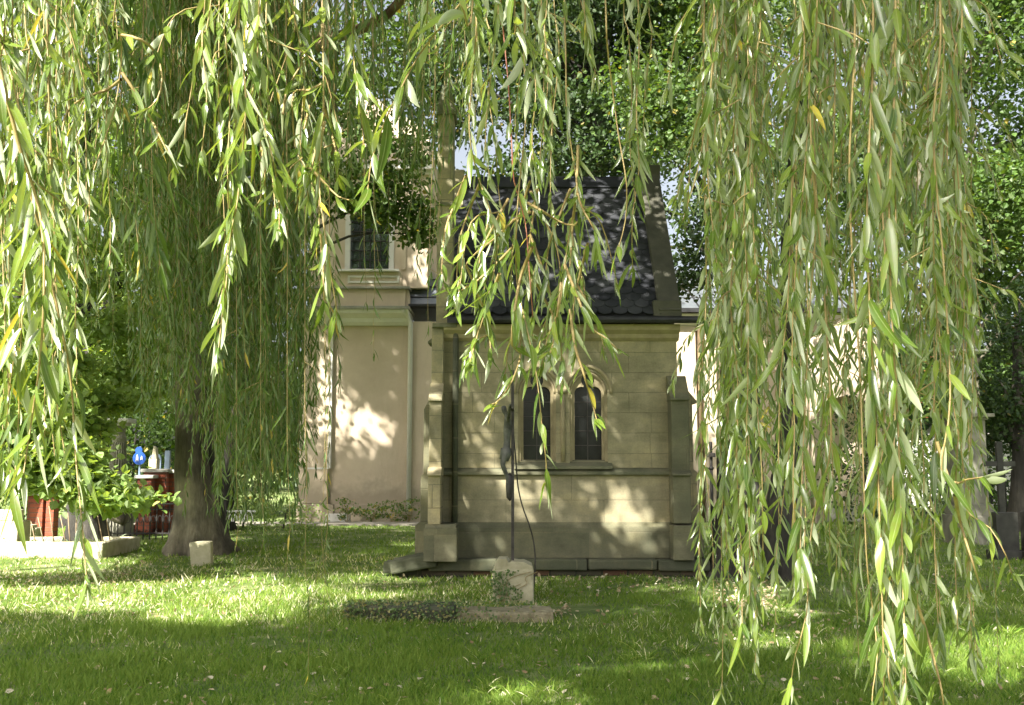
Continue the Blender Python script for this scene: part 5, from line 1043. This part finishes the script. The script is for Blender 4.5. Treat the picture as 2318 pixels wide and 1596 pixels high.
q = P(190, 1150, 19.5)
trunk_tree('black leaning trunk under the lime tree boughs', [(P(196, 1200, 19.5).x, 19.5, -.1), pv(196, 1100, 19.5), pv(205, 1000, 19.6), pv(200, 850, 20), pv(180, 600, 20.5)], [.3, .27, .26, .22, .15], dclumps([(150, 560, 20.5, 60, .7)], 200))
t = thing('leaning_trunk', 'pale mossy log leaning to the right beside the low iron grave fence', 'log'); m = MB(); pth = smooth_path([P(222, 1118, 21), P(240, 1145, 21), P(258, 1165, 21), P(285, 1176, 21)], .1); m.tube(pth, [.09+.06*i/len(pth) for i in range(len(pth))], 10); m.build('log', 'bark', t, smooth=True)

# hedges and far tree line
def hedge(name, label, x0, x1, y, h, mt, n, size, cat='hedge', group=None, tb=0):
    t = thing(name, label, cat, group); lv = Leaves(); k = int((x1-x0)/1.2)+1; cs = [(x0+(x1-x0)*(i+.5)/k+random.uniform(-.3, .3), y+random.uniform(-.4, .4), h*random.uniform(.42, .55)) for i in range(k)]
    blob_leaves(lv, cs, [(.9, .8, h*random.uniform(.5, .62))]*k, [n//k]*k, size, sub=.22, tb=tb)
    for c_ in cs: lv.tubes.tube([(c_[0], c_[1], 0), (c_[0]+.1, c_[1], h*.7)], .03, 5)
    lv.build('foliage', [mt, 'bark_dark'], t, smooth=False); return t
hedge('hedge', 'tall shaded hedge between the flared trunk and the church corner', -14, -8.2, 32.5, 4.2, 'mid_leaf', 9000, .12)
hedge('hedge', 'leafy shrubs along the street behind the brick pillars', -24, -11, 28, 3.4, 'mid_leaf', 14000, .12)
hedge('shrub', 'pale green shrub on the lit lawn left of the church corner', P(500, 1150, 25).x, P(640, 1150, 25).x, 26.2, .7, 'lime', 1500, .07, 'shrub')
hedge('shrub', 'bluish green shrub before the white wall at the right edge', 10.4, 15.5, 31, 2.0, 'mid_leaf', 4500, .09, 'shrub')
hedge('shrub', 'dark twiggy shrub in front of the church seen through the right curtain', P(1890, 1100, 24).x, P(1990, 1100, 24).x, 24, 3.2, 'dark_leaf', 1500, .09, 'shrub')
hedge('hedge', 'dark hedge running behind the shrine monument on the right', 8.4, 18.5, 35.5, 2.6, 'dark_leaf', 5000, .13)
lv = Leaves(); cs = []
for k in range(150):
    a_ = random.uniform(R(-42), R(42)); d_ = random.uniform(58, 72); cs.append((d_*math.sin(a_), d_*math.cos(a_), random.uniform(.5, 9)*(1 if abs(a_) < R(30) else 1)))
blob_leaves(lv, cs, [(4.5, 3, 3.2)]*len(cs), [260]*len(cs), .55, sub=1.0, tb=-.05); o = lv.build('far_treeline', ['dark_leaf', 'bark_dark'], smooth=False); tag(o, 'far off dark wood closing the view behind the churchyard', 'wood', kind='stuff')

# ---- unseen trees added outside the picture, crowns shaped to cast the wanted dappled shade
random.seed(8); rng = np.random.default_rng(8)
LITG = [(150, 1320, 420, 66, 1), (440, 1350, 220, 60, 1), (560, 1395, 130, 22, .9), (700, 1335, 110, 26, .6), (880, 1302, 100, 9, .7), (930, 1350, 150, 12, .8), (1150, 1380, 120, 26, 1), (1340, 1385, 110, 14, .9), (1420, 1330, 100, 7, .6), (1175, 1310, 70, 55, 1), (1690, 1345, 80, 26, 1), (1740, 1440, 90, 22, .6), (2250, 1490, 130, 70, .95),
        (1950, 1480, 70, 22, .6), (1480, 1505, 80, 22, .5), (1150, 1580, 180, 26, .7), (560, 1168, 100, 20, 1), (60, 1245, 200, 20, 1), (1830, 1385, 70, 10, .6), (2180, 1370, 110, 9, .5), (2290, 1150, 100, 18, 1), (560, 1218, 110, 14, .7), (820, 1195, 90, 5, .5), (350, 1250, 120, 30, .9), (450, 1250, 60, 60, 1), (1660, 1215, 60, 18, .7)]
LITW = [(1275, 845, 46, 42, .85), (1165, 1110, 22, 50, .8), (1150, 1205, 22, 36, .6), (1370, 1150, 45, 90, .7), (1420, 1215, 60, 36, .8), (992, 1010, 22, 170, .7), (1230, 1085, 50, 22, .55), (1410, 930, 36, 26, .5), (1500, 1200, 30, 55, .5), (1560, 1100, 30, 80, .3), (1080, 900, 40, 70, .35)]
LITR = [(1380, 600, 60, 45, .5), (1485, 440, 20, 50, .7), (1100, 480, 60, 50, .4), (1330, 470, 40, 30, .3)]
LITC = [(738, 900, 22, 100, .95), (805, 975, 45, 55, .8), (950, 590, 28, 34, 1), (870, 430, 80, 60, .5), (760, 1180, 70, 20, .9), (700, 1050, 30, 80, .6), (870, 960, 22, 16, .6), (730, 1080, 22, 30, .9), (800, 650, 60, 20, .4), (1620, 900, 100, 260, .8), (1850, 950, 170, 280, .9), (940, 460, 26, 60, .5)]
def litv(tab, dx, dy, mx_=0, my_=0):
    r_ = np.zeros(len(dx))
    for (a_, b_, c_, d_, e_) in tab:
        q_ = np.sqrt(((dx-a_)/(c_+mx_))**2+((dy-b_)/(d_+my_))**2); r_ = np.maximum(r_, e_*np.clip((1.18-q_)/.36, 0, 1))
    return r_
def vnoise(p, s_, off=0): return np.array([noise.noise(Vector((a_[0]*s_+off, a_[1]*s_, a_[2]*s_))) for a_ in p])
recv = []
def add_recv(pts, tab, dens_hole=.55, hs=1.3, leak=0.0):
    dx, dy, f = project(pts); f_ = np.maximum(f, 1); l_ = litv(tab, dx, dy, FD*.26/f_, FD*.26/f_*(1 if pts[:, 2].max() > .5 else EYE/f_)); nz_ = vnoise(pts, hs, 3)
    keep = (rng.random(len(pts)) > l_*1.4) & ((nz_ < dens_hole)) & (f > 0) & (dx > -260) & (dx < 2600) & (rng.random(len(pts)) > leak); recv.append(pts[keep])
yy = rng.uniform(6.2, 31, 11000); xx = rng.uniform(-1, 1, len(yy))*(yy*.62+1); gp = np.stack([xx, yy, np.zeros(len(yy))], 1); dxg, dyg, _ = project(gp)

def behind_chapel(p):
    hit = np.zeros(len(p), bool)
    for z_ in np.arange(.2, 6.2, .4):
        q_ = p+np.array(S)*((z_-p[:, 2])/S.z)[:, None]; inset = max(0, (z_-3.6)*.62)
        hit |= (q_[:, 0] > -1.2) & (q_[:, 0] < 2.7) & (q_[:, 1] > YC-.2+inset) & (q_[:, 1] < YC+DEP-inset)
    return hit
gp = gp[~((dxg < 430) & (yy > 17.5)) & (dyg < 1760) & ~behind_chapel(gp)]; add_recv(gp, LITG, .72, .8)
n = 620; add_recv(np.stack([rng.uniform(-1.6, 3.1, n), np.full(n, YC-.1), rng.uniform(.1, 3.8, n)], 1), LITW, .38, 1.6)
n = 420; t_ = rng.random(n); add_recv(np.stack([rng.uniform(-1.3, 2.7, n), YEv+(YR-YEv)*t_, ZEv+(ZR-ZEv)*t_], 1), LITR, .35, 2.2)
n = 1500; add_recv(np.stack([rng.uniform(-6.4, -1.5, n), np.full(n, YB), rng.uniform(0, 11.5, n)], 1), LITC, .45, 1.1)
n = 500; add_recv(np.stack([rng.uniform(4.8, 11.5, n), np.full(n, YB), rng.uniform(0, 7, n)], 1), LITC, .15, 1.0, .3)
n = 210; pp = np.stack([rng.uniform(-3.6, -1.3, n), rng.uniform(6.4, 9.6, n), rng.uniform(1, 6, n)], 1); recv.append(pp)
n = 130; pp = np.stack([rng.uniform(.9, 2.4, n), rng.uniform(2, 4.2, n), rng.uniform(.6, 4.2, n)], 1); recv.append(pp)
n = 200; pp = np.stack([rng.uniform(4, 8, n), rng.uniform(14, 22, n), rng.uniform(.2, 4.5, n)], 1); recv.append(pp)
n = 150; pp = np.stack([rng.uniform(-6.8, -4.8, n), rng.uniform(17.5, 18.6, n), rng.uniform(2.2, 5.5, n)], 1); recv.append(pp)
RC = np.concatenate(recv); Sv = np.array(S); ct = []
for p in RC:
    t_ = (rng.uniform(8.5, 11.5)-p[2])/Sv[2]
    for _ in range(60):
        c_ = p+Sv*t_
        if c_[1] < .5 or (c_[2]-EYE) > .60*c_[1]+.7 or abs(c_[0])/max(c_[1], .1) > .75: break
        t_ += .4
    ct.append(c_)
ct = np.array(ct)
trunks = [(-8.5, -5.5), (-16, 6), (6.5, -6.5), (-15.5, 17)]
labels = ['tall lime standing behind and left of the viewpoint, its crown overhanging the lawn', 'tall lime out of frame to the left of the lawn', 'tall lime out of frame behind and right of the viewpoint', 'tall lime out of frame left of the church']
own = np.argmin(np.stack([np.hypot(ct[:, 0]-a_, ct[:, 1]-b_) for a_, b_ in trunks]), 0)
for k, (a_, b_) in enumerate(trunks):
    sel = ct[own == k]
    if len(sel) < 20: continue
    t = thing('lime_tree', labels[k], 'tree'); cz_ = sel.mean(0)  # added tree, carries the leaves placed to shape the shade
    trunk_mesh('trunk', [(a_, b_, -.2), (a_, b_, 3.5), (a_+(cz_[0]-a_)*.2, b_+(cz_[1]-b_)*.2, 7.5), (a_+(cz_[0]-a_)*.5, b_+(cz_[1]-b_)*.5, 10.5)], [.5, .42, .32, .16], 'bark', t, .6)
    m = MB()
    for j in range(9):
        e_ = sel[rng.integers(len(sel))]; s0 = Vector((a_+(cz_[0]-a_)*.15, b_+(cz_[1]-b_)*.15, 6+j*.4)); mid = (s0+Vector(e_))/2+Vector((0, 0, 1.2)); pth = smooth_path([s0, mid, Vector(e_)], .8); m.tube(pth, [.10*(1-.9*i/len(pth)) for i in range(len(pth))], 6)
    m.build('limb', 'bark', t, smooth=True)
    lv = Leaves(); per = 20; idx = np.repeat(np.arange(len(sel)), per); n = len(idx)
    O = sel[idx]+rng.normal(size=(n, 3))*np.array([.19, .19, .15]); L_ = rng.uniform(.11, .20, n)
    lv.broad(O, nrm(rng.normal(size=(n, 3))+np.array([0, 0, -.2])), nrm(rng.normal(size=(n, 3))*.6+np.array([0, 0, 1.])), L_, L_*.9, rng.random(n)*.8)
    lv.build('crown', ['mid_leaf', 'bark'], t, smooth=False)

# ---- lawn blades and fallen leaves
random.seed(3); rng = np.random.default_rng(3)
n = 330000; iy = rng.uniform(1/29., 1/5.6, n); y = 1/iy; x = rng.uniform(-1, 1, n)*(y*.56+.6)
cell = np.floor(np.stack([x*2.2, y*2.2], 1)).astype(int); tuft = (np.sin(cell[:, 0]*12.9+cell[:, 1]*78.2)*43758.5) % 1
sm = np.sin(x*1.7+np.sin(y*1.1)*2)*np.sin(y*1.9+np.cos(x*.8)*2)
sm = sm*.6+.4*np.sin(x*4.3+2*np.sin(y*2.2))*np.sin(y*4.9+2*np.sin(x*2.9)); bare = np.exp(-(((x-.35)/1.1)**2+((y-11.3)/.5)**2))+.8*np.exp(-(((x-3.6)/1.2)**2+((y-13)/1.6)**2))
keep = (rng.random(n) < .66+.40*sm-.7*bare) & ~((x > -1.9) & (x < 3.0) & (y > YC-.35) & (y < YC+3.9)) & ~((x < -2.4) & (y > 27.1))
x, y, tuft, sm = x[keep], y[keep], tuft[keep], sm[keep]; n = len(x)
h = rng.uniform(.03, .075, n)*(1+.5*sm)+np.where(tuft > .93, rng.uniform(0, .12, n), 0)*np.exp(-(((x*2.2) % 1-.5)**2+((y*2.2) % 1-.5)**2)*9)
wd_ = (.0022+.00042*y)*rng.uniform(.7, 1.3, n); a_ = rng.uniform(0, 2*PI, n); lean = rng.normal(size=(n, 2))*(h*.55)[:, None]
z = np.array([gz(q_, w_) for q_, w_ in zip(x, y)])-.004
B = np.stack([x, y, z], 1); sd_ = np.stack([np.cos(a_), np.sin(a_)*.5, np.zeros(n)], 1)*wd_[:, None]; Tp = B+np.stack([lean[:, 0], lean[:, 1], h], 1)
lv = Leaves(); V = np.stack([B-sd_, B+sd_, Tp+sd_*.12, Tp-sd_*.12], 1); lv.V = [V.reshape(-1, 3)]; lv.F4 = [np.arange(4*n).reshape(-1, 4)]
tint = np.clip(rng.beta(2, 3, n)*.6+.15*sm, 0, .6); dry = rng.random(n) < (.008+.24*((y > 10.3)&(y < 18)&(x < .5))+.10*((np.sin(x*.9+y*1.3) > .2)&(y > 9))); tint[dry] = 1.0; lv.T = [np.repeat(tint, 4)]; lv.n = 4*n  # dry blades; extra pale ones paint the sunlit band into the lawn
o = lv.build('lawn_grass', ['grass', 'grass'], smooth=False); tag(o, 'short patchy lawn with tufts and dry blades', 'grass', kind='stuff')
lv = Leaves(); TU = []
for _ in range(90): yv_ = 1/random.uniform(1/17., 1/6.5); TU.append((random.uniform(-1, 1)*yv_*.5, yv_, random.uniform(.07, .15)))
for (a_, b_) in ((1110, 1565), (1180, 1580), (1240, 1570), (1900, 1460), (1860, 1440), (2190, 1430), (2240, 1425), (1110, 1375), (1095, 1385), (1225, 1380), (1010, 1375), (930, 1365), (1440, 1500), (1545, 1480), (2280, 1440), (60, 1262), (330, 1268)):
    for _ in range(3): g_ = G(a_+random.uniform(-25, 25), b_+random.uniform(-5, 5)); TU.append((g_.x, g_.y, random.uniform(.10, .18)))
for (a_, b_, h_) in TU:
    k = random.randint(14, 34); O = np.stack([a_+rng.normal(size=k)*.035, b_+rng.normal(size=k)*.035, np.zeros(k)], 1); L_ = h_*rng.uniform(.5, 1.2, k)
    D = nrm(np.stack([rng.normal(size=k)*.45, rng.normal(size=k)*.45, np.ones(k)], 1)); lv.lance(O, D, nrm(rng.normal(size=(k, 3))), L_, np.full(k, .0035+.0004*b_), np.stack([D[:, 0]*L_*.5, D[:, 1]*L_*.5, -L_*.3], 1), rng.normal(size=k)*.4, np.where(rng.random(k) < .12, 1., rng.random(k)*.6), 3)
o = lv.build('grass_tufts', ['grass', 'grass']); tag(o, 'longer tufts of grass standing out of the short lawn', 'grass', kind='stuff')
lv = Leaves(); n = 1000; iy = rng.uniform(1/27., 1/6.2, n); y = 1/iy; x = rng.uniform(-1, 1, n)*(y*.56)
def spot(dx0, dx1, dy0, dy1, k):
    out = [];
    for _ in range(k): g_ = G(rng.uniform(dx0, dx1), rng.uniform(dy0, dy1)); out.append((g_.x, g_.y))
    return np.array(out)
ex = np.concatenate([spot(1620, 1770, 1315, 1375, 500), spot(1000, 1290, 1362, 1395, 260), spot(880, 1590, 1292, 1304, 300), spot(0, 600, 1260, 1400, 700), spot(800, 1550, 1290, 1350, 420), spot(1200, 1560, 1300, 1312, 80), spot(1900, 2300, 1290, 1340, 200), spot(0, 300, 1290, 1330, 260), spot(1620, 2000, 1380, 1460, 160)])
x = np.concatenate([x, ex[:, 0]]); y = np.concatenate([y, ex[:, 1]]); n = len(x)
keep = ~((x > -1.9) & (x < 3.0) & (y > YC-.35) & (y < YC+3.9)); x, y = x[keep], y[keep]; n = len(x)
z = np.array([gz(q_, w_) for q_, w_ in zip(x, y)])+rng.uniform(.012, .035, n)
D = nrm(rng.normal(size=(n, 3))*np.array([1, 1, .35])); L_ = rng.uniform(.025, .065, n)
lv.broad(np.stack([x, y, z], 1), D, nrm(rng.normal(size=(n, 3))*.4+np.array([0, 0, 1.])), L_, L_*rng.uniform(.4, .95, n), rng.random(n))
o = lv.build('fallen_leaves', ['autumn', 'autumn'], smooth=False); tag(o, 'dry tan leaves fallen over the lawn', 'fallen leaves', kind='stuff')
